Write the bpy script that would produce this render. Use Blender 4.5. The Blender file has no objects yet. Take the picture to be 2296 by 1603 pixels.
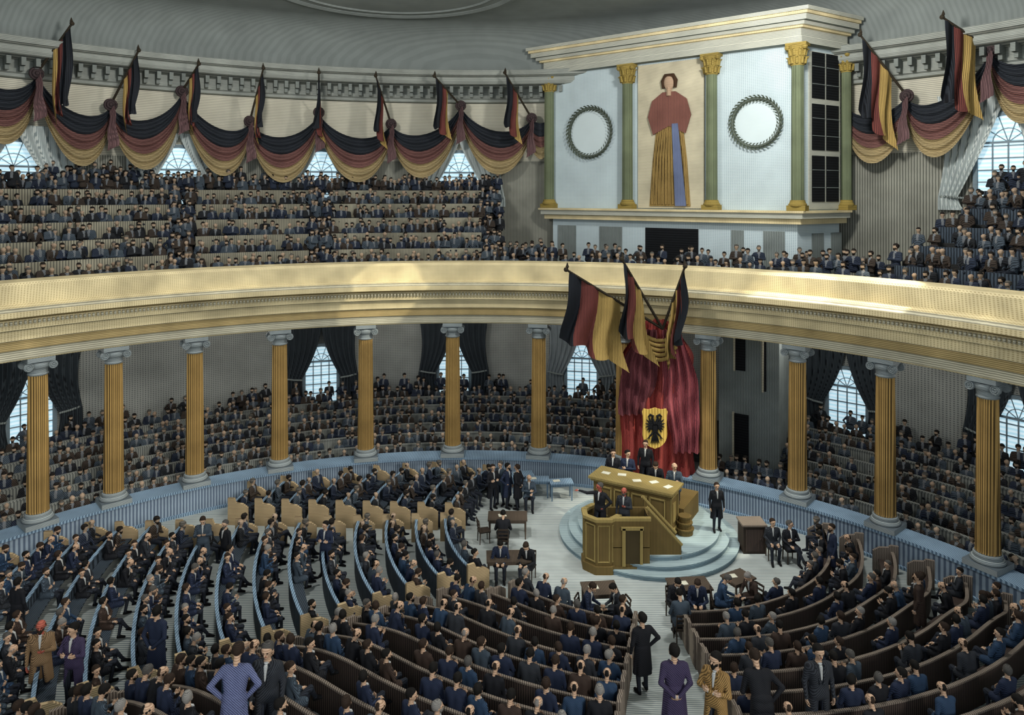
import bpy, bmesh, math, random
import numpy as np
from mathutils import Vector, Matrix
random.seed(7)
SC=bpy.context.scene; COL=SC.collection
try: SC.view_settings.view_transform='Standard'
except Exception: pass
PI=math.pi; sin=math.sin; cos=math.cos
F=1600.; CX=1148.; HY=440.; H=13.
C=(-2.0,13.0); D=(5.2,27.4); R=20.0; RW=28.0
WORDS='zeroth first second third fourth fifth sixth seventh eighth ninth tenth eleventh twelfth thirteenth fourteenth fifteenth sixteenth seventeenth eighteenth nineteenth twentieth'.split()
def ordw(i):
    if i<=20: return WORDS[i]
    return 'twenty-'+WORDS[i-20] if i<30 else 'thirty-'+WORDS[max(1,i-30)]
def smooth(t): t=max(0.,min(1.,t)); return t*t*(3-2*t)
def cyl(px,py,r):
    a=(px-CX)/F; A=a*a+1; B=-2*(a*C[0]+C[1]); K=C[0]**2+C[1]**2-r*r
    Y=(-B+math.sqrt(B*B-4*A*K))/(2*A)
    return Vector((a*Y,Y,H-(py-HY)*Y/F))
def angC(px,r):
    p=cyl(px,0,r); return math.atan2(p.y-C[1],p.x-C[0])
def pol(a,r,z=0): return Vector((C[0]+r*cos(a),C[1]+r*sin(a),z))
def flo(px,py,z=0.):
    Y=(H-z)*F/(py-HY); return Vector(((px-CX)*Y/F,Y,z))
def proj(p): return (CX+F*p[0]/p[1], HY+F*(H-p[2])/p[1]) if p[1]>.1 else (1e9,1e9)
def g(X,Y):
    dx=X-D[0]; dy=Y-D[1]; r=math.hypot(dx,dy)
    if r<6.2: return 0.
    return .21*(r-6.2)*smooth((-dy/r-.5)/.3)
def placef(px,py,h):
    best=None
    for i in range(400):
        Y=6+i*.07; X=(px-CX)*Y/F; e=abs(HY+F*(H-g(X,Y)-h)/Y-py)
        if best is None or e<best[0]: best=(e,X,Y)
    return Vector((best[1],best[2],g(best[1],best[2])))
# ---------------------------------------------------------------- materials
def lin(h):
    h=h.lstrip('#'); o=[]
    for i in (0,2,4):
        c=int(h[i:i+2],16)/255; o.append(c/12.92 if c<=.04045 else ((c+.055)/1.055)**2.4)
    return (*o,1)
MATS={}
def mat(name,c,c2=None,axis='Z',period=.13,rough=.8,objcol=False,cross=None,emit=0,dist=.8,var=.2,lo=.25,hi=.65):
    if name in MATS: return MATS[name]
    period*=.6
    m=bpy.data.materials.new(name); m.use_nodes=True; nt=m.node_tree; N=nt.nodes; L=nt.links
    b=N['Principled BSDF']; b.inputs['Roughness'].default_value=rough
    b.inputs['Specular IOR Level'].default_value=.2
    tc=N.new('ShaderNodeTexCoord')
    w=N.new('ShaderNodeTexWave'); w.wave_type='BANDS'; w.bands_direction=axis
    w.inputs['Scale'].default_value=.314/period; w.inputs['Distortion'].default_value=dist; w.inputs['Detail'].default_value=1; w.inputs['Detail Scale'].default_value=1.5
    L.new(tc.outputs['Object'],w.inputs['Vector'])
    fac=w.outputs['Fac']
    if cross:
        w2=N.new('ShaderNodeTexWave'); w2.bands_direction=cross; w2.inputs['Scale'].default_value=.314/period; w2.inputs['Distortion'].default_value=dist
        L.new(tc.outputs['Object'],w2.inputs['Vector'])
        mm=N.new('ShaderNodeMath'); mm.operation='MAXIMUM'; L.new(fac,mm.inputs[0]); L.new(w2.outputs['Fac'],mm.inputs[1]); fac=mm.outputs[0]
    mr=N.new('ShaderNodeMapRange'); mr.inputs['From Min'].default_value=lo; mr.inputs['From Max'].default_value=hi
    L.new(fac,mr.inputs['Value'])
    mx=N.new('ShaderNodeMix'); mx.data_type='RGBA'
    L.new(mr.outputs['Result'],mx.inputs['Factor'])
    if objcol:
        oi=N.new('ShaderNodeObjectInfo'); mu=N.new('ShaderNodeMix'); mu.data_type='RGBA'; mu.blend_type='MULTIPLY'; mu.inputs['Factor'].default_value=1
        mu.inputs[7].default_value=(objcol,objcol,objcol*1.05,1)
        L.new(oi.outputs['Color'],mu.inputs[6]); L.new(mu.outputs[2],mx.inputs[6]); L.new(oi.outputs['Color'],mx.inputs[7])
    else:
        a=lin(c); d=lin(c2 or c)
        mx.inputs[6].default_value=tuple(.85*d[i]+.15*a[i] for i in range(3))+(1,); mx.inputs[7].default_value=a
    n=N.new('ShaderNodeTexNoise'); n.inputs['Scale'].default_value=.9; L.new(tc.outputs['Object'],n.inputs['Vector'])
    r2=N.new('ShaderNodeMapRange'); r2.inputs['To Min'].default_value=1-var; r2.inputs['To Max'].default_value=1+var; r2.inputs['From Min'].default_value=.25; r2.inputs['From Max'].default_value=.75
    L.new(n.outputs['Fac'],r2.inputs['Value'])
    vm=N.new('ShaderNodeVectorMath'); vm.operation='SCALE'; L.new(mx.outputs[2],vm.inputs[0]); L.new(r2.outputs['Result'],vm.inputs['Scale'])
    L.new(vm.outputs[0],b.inputs['Base Color'])
    if emit:
        L.new(vm.outputs[0],b.inputs['Emission Color']); b.inputs['Emission Strength'].default_value=emit
    MATS[name]=m; return m
m_ceil=mat('ceiling_grey','#7c8380','#747b78','Y',.3,dist=.2,var=.1)
m_disc=mat('ceiling_disc','#858c89','#7d8481','Y',.3,dist=.2,var=.08)
m_trimc=mat('ceiling_trim','#a9aca3','#5e6765','Z',.1)
m_brk=mat('cornice_bracket','#8b908a','#515957','Z',.1)
m_wlow=mat('wall_lower','#959892','#4f5355','Z',.16,cross='X',var=.15)
m_wmid=mat('wall_middle','#98988c','#55574f','X',.14,dist=.3,var=.2)
m_wup=mat('wall_cream','#d5d0bb','#96958a','Z',.14,dist=.3,var=.1)
m_gold=mat('entablature_gold','#dbcca2','#a08e62','Z',.1,cross='X',var=.25)
m_gold2=mat('entablature_gold_dark','#c0aa78','#77663f','Z',.1,var=.25)
m_pale=mat('entablature_pale','#cdc8b0','#7f7b69','Z',.12,var=.2)
m_blue=mat('parapet_blue','#93a3b1','#45546a','X',.16,dist=.3,var=.15)
m_floor=mat('floor_boards','#c0c6c0','#6c7a82','Y',.16,dist=.2,var=.15)
m_gfl=mat('gallery_floor','#3a3b3a','#151719','Z',.1)
m_bench_cream=mat('gallery_bench_cream','#9c9783','#55544c','X',.12,dist=.2,var=.4)
m_ledge=mat('gallery_ledge_grey','#8d9089','#4b4f4e','X',.12,dist=.2,var=.3)
m_colg=mat('column_gold','#b59358','#3e3019','X',.11,dist=.1,var=.2)
m_cap=mat('capital_stone','#a0a8a6','#46525d','Z',.06)
m_green=mat('pilaster_green','#7c8568','#3d4736','X',.08,dist=.1)
m_cgold=mat('gilded','#ad9750','#4d4120','Z',.07)
m_box=mat('pavilion_white','#c6d3d6','#7e9aa3','Z',.12,cross='X',var=.08)
m_boxw=mat('pavilion_stone','#cac9b9','#717a75','Z',.1,var=.1)
m_black=mat('flag_black','#25292f','#0c0d11','X',.1)
m_red=mat('flag_red','#764039','#361c1d','X',.1)
m_gld=mat('flag_gold','#b99c5c','#5f4c29','X',.1)
m_sblack=mat('swag_black','#2f343b','#111317','Z',.12,dist=2)
m_sred=mat('swag_red','#805a53','#362427','Z',.12,dist=2)
m_sgold=mat('swag_gold','#b09d74','#584e37','Z',.12,dist=2)
m_tail=mat('ribbon_pink','#74595a','#382a2b','X',.08)
m_pole=mat('pole_dark','#3c3428','#1a1712','Z',.1)
m_glass=mat('window_daylight','#cfe6ef','#a9cfe0','Z',.3,emit=.75,var=.1)
m_frame=mat('window_frame','#8fa0a8','#56666f','Z',.1)
m_dcur=mat('curtain_dark','#3a4247','#11151a','X',.09,var=.2)
m_sheer=mat('curtain_sheer','#c9d0cc','#7d8a8c','X',.09)
m_dark=mat('dark_opening','#15181b','#07090b','Z',.2)
m_grey=mat('grey_panel','#8d9592','#4c5452','X',.1)
m_wood=mat('bench_brown','#4c403a','#1b1818','X',.09,var=.2)
m_tan=mat('bench_end_tan','#bba580','#74644c','Z',.08)
m_rail=mat('bench_rail_blue','#8ba4b8','#40556b','X',.12)
m_bback=mat('bench_back_dark','#46515c','#12171d','X',.1)
m_dwood=mat('dark_wood','#453b32','#181412','X',.07)
m_pod=mat('rostrum_ochre','#7e6a3e','#261f12','X',.07,dist=.2)
m_podt=mat('rostrum_top','#a5925a','#4c4127','X',.07,dist=.2)
m_stepb=mat('dais_step_blue','#93a9b0','#3c5264','Z',.07)
m_dtread=mat('dais_tread','#a9babb','#5f7680','Y',.12,dist=.2)
m_dred=mat('drape_red','#b04f48','#4c2022','X',.08,dist=2)
m_dmar=mat('drape_maroon','#7a4247','#2a171c','X',.08,dist=2)
m_paper=mat('paper','#e2e0cf','#a7a794','X',.05)
m_cloth=mat('coat_cloth','#222','#111','DIAGONAL',.035,objcol=.3,dist=1.5,var=.2)
m_hair=mat('hair','#222','#111','Z',.03,objcol=.45,dist=3)
m_skin=mat('skin','#c9a98e','#997a62','Z',.06,var=.1)
m_redskin=mat('skin_flushed','#b06050','#84443a','Z',.06,var=.1)
m_shirt=mat('white_shirt','#c6c8c4','#8d9194','Z',.04)
m_trou=mat('trousers','#2b303a','#101318','X',.05)
m_shoe=mat('shoe','#121316','#08090a','X',.05)
m_eye=mat('eye_dark','#1a1512','#1a1512')
m_lip=mat('lips','#9a5a48','#9a5a48')
# ---------------------------------------------------------------- mesh builder
class MB:
    def __init__(s): s.v=[]; s.f=[]; s.m=[]; s.M=None
    def add(s,vs,fs,mi=0):
        o=len(s.v)
        for p in vs:
            p=Vector(p); s.v.append(s.M@p if s.M else p)
        for k,f in enumerate(fs):
            s.f.append([o+i for i in f]); s.m.append(mi if isinstance(mi,int) else mi[k])
        return s
    def box(s,c,d,rz=0,mi=0,top=1.):
        x,y,z=c; a,b,h=d[0]/2,d[1]/2,d[2]/2; vs=[]
        for zz,k in((-h,1),(h,top)):
            for (u,w) in((-a,-b),(a,-b),(a,b),(-a,b)):
                u*=k; w*=k; vs.append((x+u*cos(rz)-w*sin(rz),y+u*sin(rz)+w*cos(rz),z+zz))
        return s.add(vs,[(3,2,1,0),(4,5,6,7),(0,1,5,4),(1,2,6,5),(2,3,7,6),(3,0,4,7)],mi)
    def prism(s,poly,z0,z1,mi=0):
        n=len(poly); vs=[(p[0],p[1],z0) for p in poly]+[(p[0],p[1],z1) for p in poly]
        return s.add(vs,[list(range(n))[::-1],list(range(n,2*n))]+[(i,(i+1)%n,n+(i+1)%n,n+i) for i in range(n)],mi)
    def plate(s,poly,y0,y1,mi=0):
        n=len(poly); vs=[(p[0],y0,p[1]) for p in poly]+[(p[0],y1,p[1]) for p in poly]
        return s.add(vs,[list(range(n)),list(range(n,2*n))[::-1]]+[(i,n+i,n+(i+1)%n,(i+1)%n) for i in range(n)],mi)
    def tube(s,pts,rad,n=8,mi=0):
        pts=[Vector(p) for p in pts]; rad=rad if isinstance(rad,(list,tuple)) else [rad]*len(pts)
        vs=[];fs=[]
        for i,p in enumerate(pts):
            t=(pts[min(i+1,len(pts)-1)]-pts[max(i-1,0)]).normalized()
            u=t.orthogonal().normalized() if i==0 else (u-t*u.dot(t)).normalized()
            w=t.cross(u)
            for k in range(n):
                a=2*PI*k/n; vs.append(p+(u*cos(a)+w*sin(a))*rad[i])
        for i in range(len(pts)-1):
            for k in range(n): fs.append((i*n+k,i*n+(k+1)%n,(i+1)*n+(k+1)%n,(i+1)*n+k))
        fs.append(list(range(n))[::-1]); fs.append([(len(pts)-1)*n+k for k in range(n)])
        return s.add(vs,fs,mi)
    def lathe(s,prof,n=24,c=(0,0,0),mi=0,mod=None):
        vs=[];fs=[];ms=[]
        for (r,z) in prof:
            for k in range(n):
                a=2*PI*k/n; rr=r*(mod(a,z) if mod else 1); vs.append((c[0]+rr*cos(a),c[1]+rr*sin(a),c[2]+z))
        for i in range(len(prof)-1):
            for k in range(n): fs.append((i*n+k,i*n+(k+1)%n,(i+1)*n+(k+1)%n,(i+1)*n+k)); ms.append(mi if isinstance(mi,int) else mi[0])
        fs.append(list(range(n))[::-1]); fs.append([(len(prof)-1)*n+k for k in range(n)]); ms+=[mi if isinstance(mi,int) else mi[1]]*2
        return s.add(vs,fs,ms)
    def ball(s,c,r,n=10,mi=0,sc=(1,1,1)):
        vs=[];fs=[]; m=n//2+1
        for i in range(m+1):
            t=PI*i/m
            for k in range(n):
                a=2*PI*k/n; vs.append((c[0]+r*sc[0]*sin(t)*cos(a),c[1]+r*sc[1]*sin(t)*sin(a),c[2]+r*sc[2]*cos(t)))
        for i in range(m):
            for k in range(n): fs.append((i*n+k,(i+1)*n+k,(i+1)*n+(k+1)%n,i*n+(k+1)%n))
        return s.add(vs,fs,mi)
    def sweep(s,prof,ctr,a0,a1,n,closed=False,mi=0,zf=None,caps=True):
        m=len(prof); vs=[]; fs=[]; ms=[]
        for i in range(n+1):
            a=a0+(a1-a0)*i/n
            for (r,z) in prof:
                x=ctr[0]+r*cos(a); y=ctr[1]+r*sin(a); vs.append((x,y,z+(zf(x,y) if zf else 0)))
        seg=m if closed else m-1
        for i in range(n):
            for k in range(seg):
                fs.append((i*m+k,(i+1)*m+k,(i+1)*m+(k+1)%m,i*m+(k+1)%m)); ms.append(mi if isinstance(mi,int) else mi[k])
        if closed and caps:
            fs.append(list(range(m))); fs.append([n*m+k for k in range(m)][::-1]); ms+=[ms[0],ms[0]]
        return s.add(vs,fs,ms)
    def grid(s,fn,nu,nv,mi=0):
        vs=[fn(i/nu,j/nv) for j in range(nv+1) for i in range(nu+1)]; fs=[];ms=[]
        for j in range(nv):
            for i in range(nu):
                a=j*(nu+1)+i; fs.append((a,a+1,a+nu+2,a+nu+1)); ms.append(mi if isinstance(mi,int) else mi((i+.5)/nu,(j+.5)/nv))
        return s.add(vs,fs,ms)
    def build(s,name,mats,parent=None,sm=False,center=True):
        if not isinstance(mats,(list,tuple)): mats=[mats]
        if parent is not None:
            o=Vector(parent.get('_wl',(0,0,0)))
        elif center:
            A=np.array([tuple(v) for v in s.v]); o=Vector(((A[:,0].min()+A[:,0].max())/2,(A[:,1].min()+A[:,1].max())/2,A[:,2].min()))
        else: o=Vector((0,0,0))
        me=bpy.data.meshes.new(name); me.from_pydata([tuple(v-o) for v in s.v],[],s.f)
        for m in mats: me.materials.append(m)
        me.polygons.foreach_set('material_index',s.m)
        bm=bmesh.new(); bm.from_mesh(me); bmesh.ops.recalc_face_normals(bm,faces=bm.faces); bm.to_mesh(me); bm.free()
        if sm: me.polygons.foreach_set('use_smooth',[True]*len(me.polygons))
        ob=bpy.data.objects.new(name,me); COL.objects.link(ob)
        if parent is not None: ob.parent=parent
        else: ob.location=o
        ob['_wl']=tuple(o)
        return ob
def tag(o,label,cat,group=None,kind=None):
    o['label']=label; o['category']=cat
    if group: o['group']=group
    if kind: o['kind']=kind
    return o
def struct(o): o['kind']='structure'; return o
def thing(name,label,cat,loc=(0,0,0),group=None):
    o=bpy.data.objects.new(name,None); COL.objects.link(o); o.location=loc; o['_wl']=tuple(loc); o.empty_display_size=.2
    if label: tag(o,label,cat,group)
    return o
def dup(root,loc,rz=0,label=None,sc=1):
    r=root.copy(); COL.objects.link(r); r.location=loc; r.rotation_euler=(0,0,rz); r.scale=(sc,)*3
    if label: r['label']=label
    for ch in list(root.children):
        c=ch.copy(); COL.objects.link(c); c.parent=r
        for gc in ch.children:
            d=gc.copy(); COL.objects.link(d); d.parent=c
    return r
def frame_at(o,t,n):
    t=Vector((t[0],t[1],0)).normalized(); n=Vector((n[0],n[1],0)).normalized()
    return Matrix(((t.x,-n.x,0,o[0]),(t.y,-n.y,0,o[1]),(0,0,1,o[2]),(0,0,0,1)))
def wall_frame(px,r,z=0):
    a=angC(px,r); p=pol(a,r,0); t=Vector((sin(a),-cos(a),0)); return frame_at(p,t,(-cos(a),-sin(a))),p
# ---------------------------------------------------------------- surface nets figures
CORN=[(i,j,k) for i in(0,1) for j in(0,1) for k in(0,1)]
def capd(P,pr):
    a,b,ra,rb=pr[0],pr[1],pr[2],pr[3]; ab=b-a; L2=max(ab.dot(ab),1e-9)
    t=np.clip(((P-a)@ab)/L2,0,1); q=P-a-t[...,None]*ab
    return np.sqrt((q*q).sum(-1))-(ra+(rb-ra)*t)
def sdf_mesh(prims,h,paints=()):
    prims=[(np.array(p[0],float),np.array(p[1],float),p[2],p[3],p[4],p[5] if len(p)>5 else .03) for p in prims]
    lo=np.min([np.minimum(p[0],p[1])-max(p[2],p[3]) for p in prims],0)-3*h
    hi=np.max([np.maximum(p[0],p[1])+max(p[2],p[3]) for p in prims],0)+3*h
    n=np.ceil((hi-lo)/h).astype(int)+1; DD=np.full(n,.15)
    for p in prims:
        rr=max(p[2],p[3])+.07
        i0=np.maximum(np.floor((np.minimum(p[0],p[1])-rr-lo)/h).astype(int),0); i1=np.minimum(np.ceil((np.maximum(p[0],p[1])+rr-lo)/h).astype(int)+1,n)
        ax=[lo[a]+h*np.arange(i0[a],i1[a]) for a in range(3)]
        P=np.stack(np.meshgrid(*ax,indexing='ij'),-1); d=capd(P,p)
        sl=tuple(slice(i0[a],i1[a]) for a in range(3)); o=DD[sl]; k=p[5]
        hh=np.maximum(k-np.abs(o-d),0)/k; DD[sl]=np.minimum(o,d)-hh*hh*k/4
    s=DD<0; nc=tuple(n-1); cnt=np.zeros(nc,int)
    for i,j,k in CORN: cnt+=s[i:i+nc[0],j:j+nc[1],k:k+nc[2]]
    act=(cnt>0)&(cnt<8); I=np.argwhere(act); idx=-np.ones(nc,int); idx[act]=np.arange(len(I))
    acc=np.zeros((len(I),3)); num=np.zeros(len(I)); E=np.eye(3,dtype=int)
    for ax in range(3):
        for c0 in CORN:
            if c0[ax]: continue
            c0=np.array(c0); A=I+c0; B=A+E[ax]; d0=DD[tuple(A.T)]; d1=DD[tuple(B.T)]; m=(d0<0)!=(d1<0)
            t=d0[m]/(d0[m]-d1[m]); acc[m]+=c0+t[:,None]*E[ax]; num[m]+=1
    V=(I+acc/num[:,None])*h+lo; Q=[]
    for ax in range(3):
        s0=[slice(None)]*3; s1=[slice(None)]*3; s0[ax]=slice(0,-1); s1[ax]=slice(1,None)
        N=np.argwhere(s[tuple(s0)]!=s[tuple(s1)]); b,c=(ax+1)%3,(ax+2)%3
        N=N[(N[:,b]>=1)&(N[:,c]>=1)&(N[:,b]<n[b]-1)&(N[:,c]<n[c]-1)]
        q=np.stack([idx[tuple(N.T)],idx[tuple((N-E[b]).T)],idx[tuple((N-E[b]-E[c]).T)],idx[tuple((N-E[c]).T)]],1)
        ins=s[tuple(N.T)]; q[~ins]=q[~ins][:,::-1]; Q.append(q)
    Q=np.concatenate(Q); cen=V[Q].mean(1)
    dd=np.stack([capd(cen,p) for p in prims],1); mi=np.array([p[4] for p in prims])[dd.argmin(1)]
    for (pc,pr,pm) in paints: mi[((cen-np.array(pc))**2).sum(1)<pr*pr]=pm
    return V,Q,mi
def npmesh(name,V,Q,mi,mats):
    me=bpy.data.meshes.new(name); me.vertices.add(len(V)); me.vertices.foreach_set('co',V.astype(np.float32).ravel())
    me.loops.add(len(Q)*4); me.loops.foreach_set('vertex_index',Q.astype(np.int32).ravel())
    me.polygons.add(len(Q)); me.polygons.foreach_set('loop_start',np.arange(0,len(Q)*4,4,dtype=np.int32))
    try: me.polygons.foreach_set('loop_total',np.full(len(Q),4,dtype=np.int32))
    except Exception: pass
    for m in mats: me.materials.append(m)
    me.polygons.foreach_set('material_index',mi.astype(np.int32)); me.polygons.foreach_set('use_smooth',np.ones(len(Q),bool))
    me.update(calc_edges=True); me.validate(); return me
def figure(kind,lean=0,yaw=0,nod=0,arms=None,beard=False,bald=False,cross=False):
    hz=.53 if kind=='sit' else .93
    def T(p):
        x,y,z=p; return np.array((x,y*cos(lean)+z*sin(lean),hz+z*cos(lean)-y*sin(lean)))
    piv=np.array((0,0,.60))
    def Hd(p):
        p=np.array(p,float)-piv; y=p[1]*cos(nod)+p[2]*sin(nod); z=p[2]*cos(nod)-p[1]*sin(nod); x=p[0]
        return T(np.array((x*cos(yaw)-y*sin(yaw),x*sin(yaw)+y*cos(yaw),z))+piv)
    B=[]; 
    B.append((T((-.07,0,0)),T((.07,0,0)),.12,.12,0,.06))
    for s in(-1,1): B.append((T((.05*s,-.0,.1)),T((.085*s,0,.38)),.105,.12,0,.06))
    B.append((T((-.14,-.01,.475)),T((.14,-.01,.475)),.07,.07,0,.06))
    B.append((T((0,-.01,.5)),T((0,.01,.64)),.055,.05,1,.03))
    B+= [(Hd((0,-.01,.735)),Hd((0,.03,.74)),.09,.086,1,.03),(Hd((0,.03,.69)),Hd((0,.058,.645)),.066,.036,1,.03),
         (Hd((0,.108,.722)),Hd((0,.136,.69)),.010,.016,1,.015),(Hd((-.036,.098,.748)),Hd((.036,.098,.748)),.017,.017,1,.015),
         (Hd((-.028,.095,.665)),Hd((.028,.095,.665)),.012,.012,1,.015)]
    for s in(-1,1): B.append((Hd((.09*s,0,.725)),Hd((.092*s,-.003,.69)),.018,.013,1,.012))
    paints=[(Hd((.034,.112,.722)),.017,4),(Hd((-.034,.112,.722)),.017,4),(Hd((0,.112,.662)),.02,5)]
    if arms is None: arms=[((.25,0,.22),(.13,.27,.12),(-.3,1,-.1),(0,0,-1))]*2
    for s,(el,wr,d,n) in zip((-1,1),arms):
        sh=T((.19*s,-.01,.47)); fx=lambda p: np.array((p[0]*s,p[1],p[2]),float)
        el=fx(el)+(0,0,hz); wr=fx(wr)+(0,0,hz)
        if lean: 
            el=T(tuple(el-(0,0,hz))) ; wr=T(tuple(wr-(0,0,hz)))
        d=fx(d); d/=np.linalg.norm(d); n=fx(n); n=n-d*n.dot(d); n/=np.linalg.norm(n); l=np.cross(d,n)*s
        B+= [(sh,el,.06,.046,0,.04),(el,wr,.046,.034,0,.02),(wr-d*.01,wr+d*.02,.028,.026,6,.01)]
        for o in(-.024,0,.024): B.append((wr+d*.03,wr+d*.085+l*o,.02,.016,1,.01))
        for i,Lf in enumerate((.055,.07,.076,.068)):
            b=wr+d*.085+l*(-.036+.024*i); m=b+d*Lf*.55+n*.012; e=m+d*Lf*.35+n*.03
            B+= [(b,m,.0105,.01,1,.004),(m,e,.01,.009,1,.004)]
        tb=wr+d*.035+l*.026; B+= [(tb,tb+d*.03+l*.03+n*.01,.013,.012,1,.008),(tb+d*.03+l*.03+n*.01,tb+d*.06+l*.035+n*.025,.011,.01,1,.004)]
    for s in(-1,1):
        if kind=='sit':
            hip=np.array((.09*s,.02,hz-.02)); kn=np.array((.13*s,.43,hz-.01)); an=np.array((.12*s,.40+.05*s,.085)); 
            if cross and s>0: kn=np.array((-.02,.44,hz+.1)); an=np.array((-.16,.60,.3))
        else:
            hip=np.array((.09*s,0,hz-.02)); kn=np.array((.105*s,.03+.02*s,.5)); an=np.array((.11*s,-.02+.05*s,.085))
        to=an+np.array((.02*s,.16,-.045))
        B+= [(hip,kn,.088,.062,2,.04),(kn,an,.06,.042,2,.03),(an,to,.045,.034,3,.02),(an+(0,-.03,-.04),to,.036,.034,3,.02)]
    Hh=[]
    if not bald: Hh+= [(Hd((0,-.03,.755)),Hd((0,.012,.77)),.092,.088,7,.03)]
    Hh+= [(Hd((0,-.055,.70)),Hd((0,-.05,.74)),.055,.06,7,.03)]
    for s in(-1,1): Hh.append((Hd((.078*s,-.02,.70)),Hd((.076*s,.012,.745)),.026,.026,7,.02))
    Bd=[]
    if beard:
        Bd=[(Hd((-.05,.05,.665)),Hd((0,.09,.625)),.03,.032,7,.02),(Hd((.05,.05,.665)),Hd((0,.09,.625)),.03,.032,7,.02),(Hd((0,.085,.64)),Hd((0,.085,.58)),.036,.02,7,.02),(Hd((-.03,.112,.678)),Hd((.03,.112,.678)),.009,.009,7,.01)]
    Ct=[]
    for s in(-1,1):
        Ct+= [(T((.055*s,-.055,.55)),T((.08*s,.07,.50)),.022,.024,0,.02),(T((.08*s,.07,.50)),T((.03*s,.135,.22)),.026,.014,0,.02)]
        if kind=='sit': Ct+= [(T((.09*s,.0,.0)),np.array((.15*s,.24,hz-.0)),.128,.095,0,.05),(T((.1*s,-.06,.05)),np.array((.16*s,-.07,hz-.02)),.1,.06,0,.04)]
        else:
            for (x,y) in((.1,.04),(.15,-.01),(.1,-.08),(.03,-.09)): Ct.append((T((x*.8*s,y*.7,.1)),np.array((x*1.25*s,y*1.45+.0,hz-.44)),.07,.05,0,.05))
    Sh=[(T((0,.085,.50)),T((0,.12,.29)),.034,.014,6,.02),(T((-.025,.055,.545)),T((.025,.055,.545)),.018,.018,6,.02)]
    return B,paints,Hh,Bd,Ct,Sh
BODYM=[m_cloth,m_skin,m_trou,m_shoe,m_eye,m_lip,m_shirt,m_hair]
class Proto: pass
def proto(flush=False,**k):
    B,pa,Hh,Bd,Ct,Sh=figure(**k); p=Proto(); p.m={}
    bm=list(BODYM); 
    if flush: bm[1]=m_redskin
    V,Q,mi=sdf_mesh(B,.0135,pa); p.m['body']=npmesh('person_body',V,Q,mi,bm)
    for nm,pr,mt in(('hair',Hh,m_hair),('coat',Ct,m_cloth),('shirt_front',Sh,m_shirt),('beard',Bd,m_hair)):
        if pr:
            V,Q,mi=sdf_mesh(pr,.014); p.m[nm]=npmesh('person_'+nm,V,Q,mi*0,[mt])
    return p
COATS={'navy':'#29334a','black':'#1f2126','charcoal':'#34383e','brown':'#43362f','slate':'#46535f','blue':'#314863','tan':'#8c7254','lavender':'#6b7398','plum':'#463d5a','ochre':'#a98652'}
HAIRS={'black':'#14120f','brown':'#32261d','grey':'#55534f','white':'#8b8882'}
NP=[0]; PLACED=[]
def person(p,loc,ang,label,group=None,coat='navy',hair='brown',sc=1.04):
    o=bpy.data.objects.new('person',p.m['body']); COL.objects.link(o); o.location=loc; o.rotation_euler=(0,0,ang-PI/2); o.scale=(sc,sc,sc)
    o.color=lin(COATS[coat]); tag(o,label,'person',group); NP[0]+=1; PLACED.append((loc[0],loc[1]))
    for nm in('coat','shirt_front','hair','beard'):
        if nm in p.m:
            c=bpy.data.objects.new(nm,p.m[nm]); COL.objects.link(c); c.parent=o
            c.color=lin(HAIRS[hair]) if nm in('hair','beard') else lin(COATS[coat])
    return o
A_table=((.27,.14,.2),(.12,.38,.26),(-.4,1,0),(0,0,-1)); A_cross=((.27,.07,.22),(-.02,.19,.24),(-1,.15,.15),(0,-1,0)); A_lap=((.25,0,.22),(.13,.27,.12),(-.3,1,-.1),(0,0,-1))
A_side=((.25,-.02,.2),(.25,.06,-.04),(0,.1,-1),(-1,0,0)); A_hip=((.37,-.06,.26),(.17,.02,.05),(-.6,.4,-.6),(-.5,-.3,.5)); A_point=((.42,.1,.44),(.66,.2,.5),(1,.3,.1),(0,0,-1))
A_behind=((.26,-.1,.22),(.05,-.2,.05),(-1,0,-.2),(0,1,0)); A_book=((.25,.05,.2),(.1,.27,.3),(-.3,.8,.3),(-.3,-.3,1)); A_chin=((.2,.2,.12),(.06,.2,.42),(-.1,-.1,1),(0,-1,0))
SIT=[proto(kind='sit',arms=[A_lap,A_lap],yaw=.3),proto(kind='sit',arms=[A_cross,A_cross],yaw=-.5,beard=True),proto(kind='sit',lean=.3,arms=[A_lap,A_chin],nod=.15,bald=True),
     proto(kind='sit',lean=-.08,arms=[A_cross,A_lap],yaw=.8,cross=True),proto(kind='sit',lean=.15,arms=[A_book,A_book],nod=.35,beard=True),proto(kind='sit',yaw=-.9,arms=[A_lap,A_cross],cross=True)]
WRITE=proto(kind='sit',lean=.28,arms=[A_table,A_table],nod=.4); WRITE2=proto(kind='sit',lean=.1,arms=[A_table,A_cross],yaw=.4,bald=True)
ST=dict(side=proto(kind='stand',arms=[A_side,A_side]),hip=proto(kind='stand',arms=[A_side,A_hip],yaw=.3,beard=True),hips=proto(kind='stand',arms=[A_hip,A_hip],lean=.25,nod=.3),
        cross=proto(kind='stand',arms=[A_cross,A_cross],yaw=-.3),crossb=proto(kind='stand',arms=[A_cross,A_cross],yaw=-.2,beard=True),behind=proto(kind='stand',arms=[A_behind,A_behind],yaw=.2),point=proto(kind='stand',arms=[A_hip,A_point],yaw=-.6,flush=True),
        bend=proto(kind='stand',lean=.55,arms=[A_table,A_hip],nod=.2),flush=proto(kind='stand',arms=[A_book,A_side],flush=True,bald=True,beard=True),book=proto(kind='stand',arms=[A_book,A_book],nod=.4))
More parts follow.
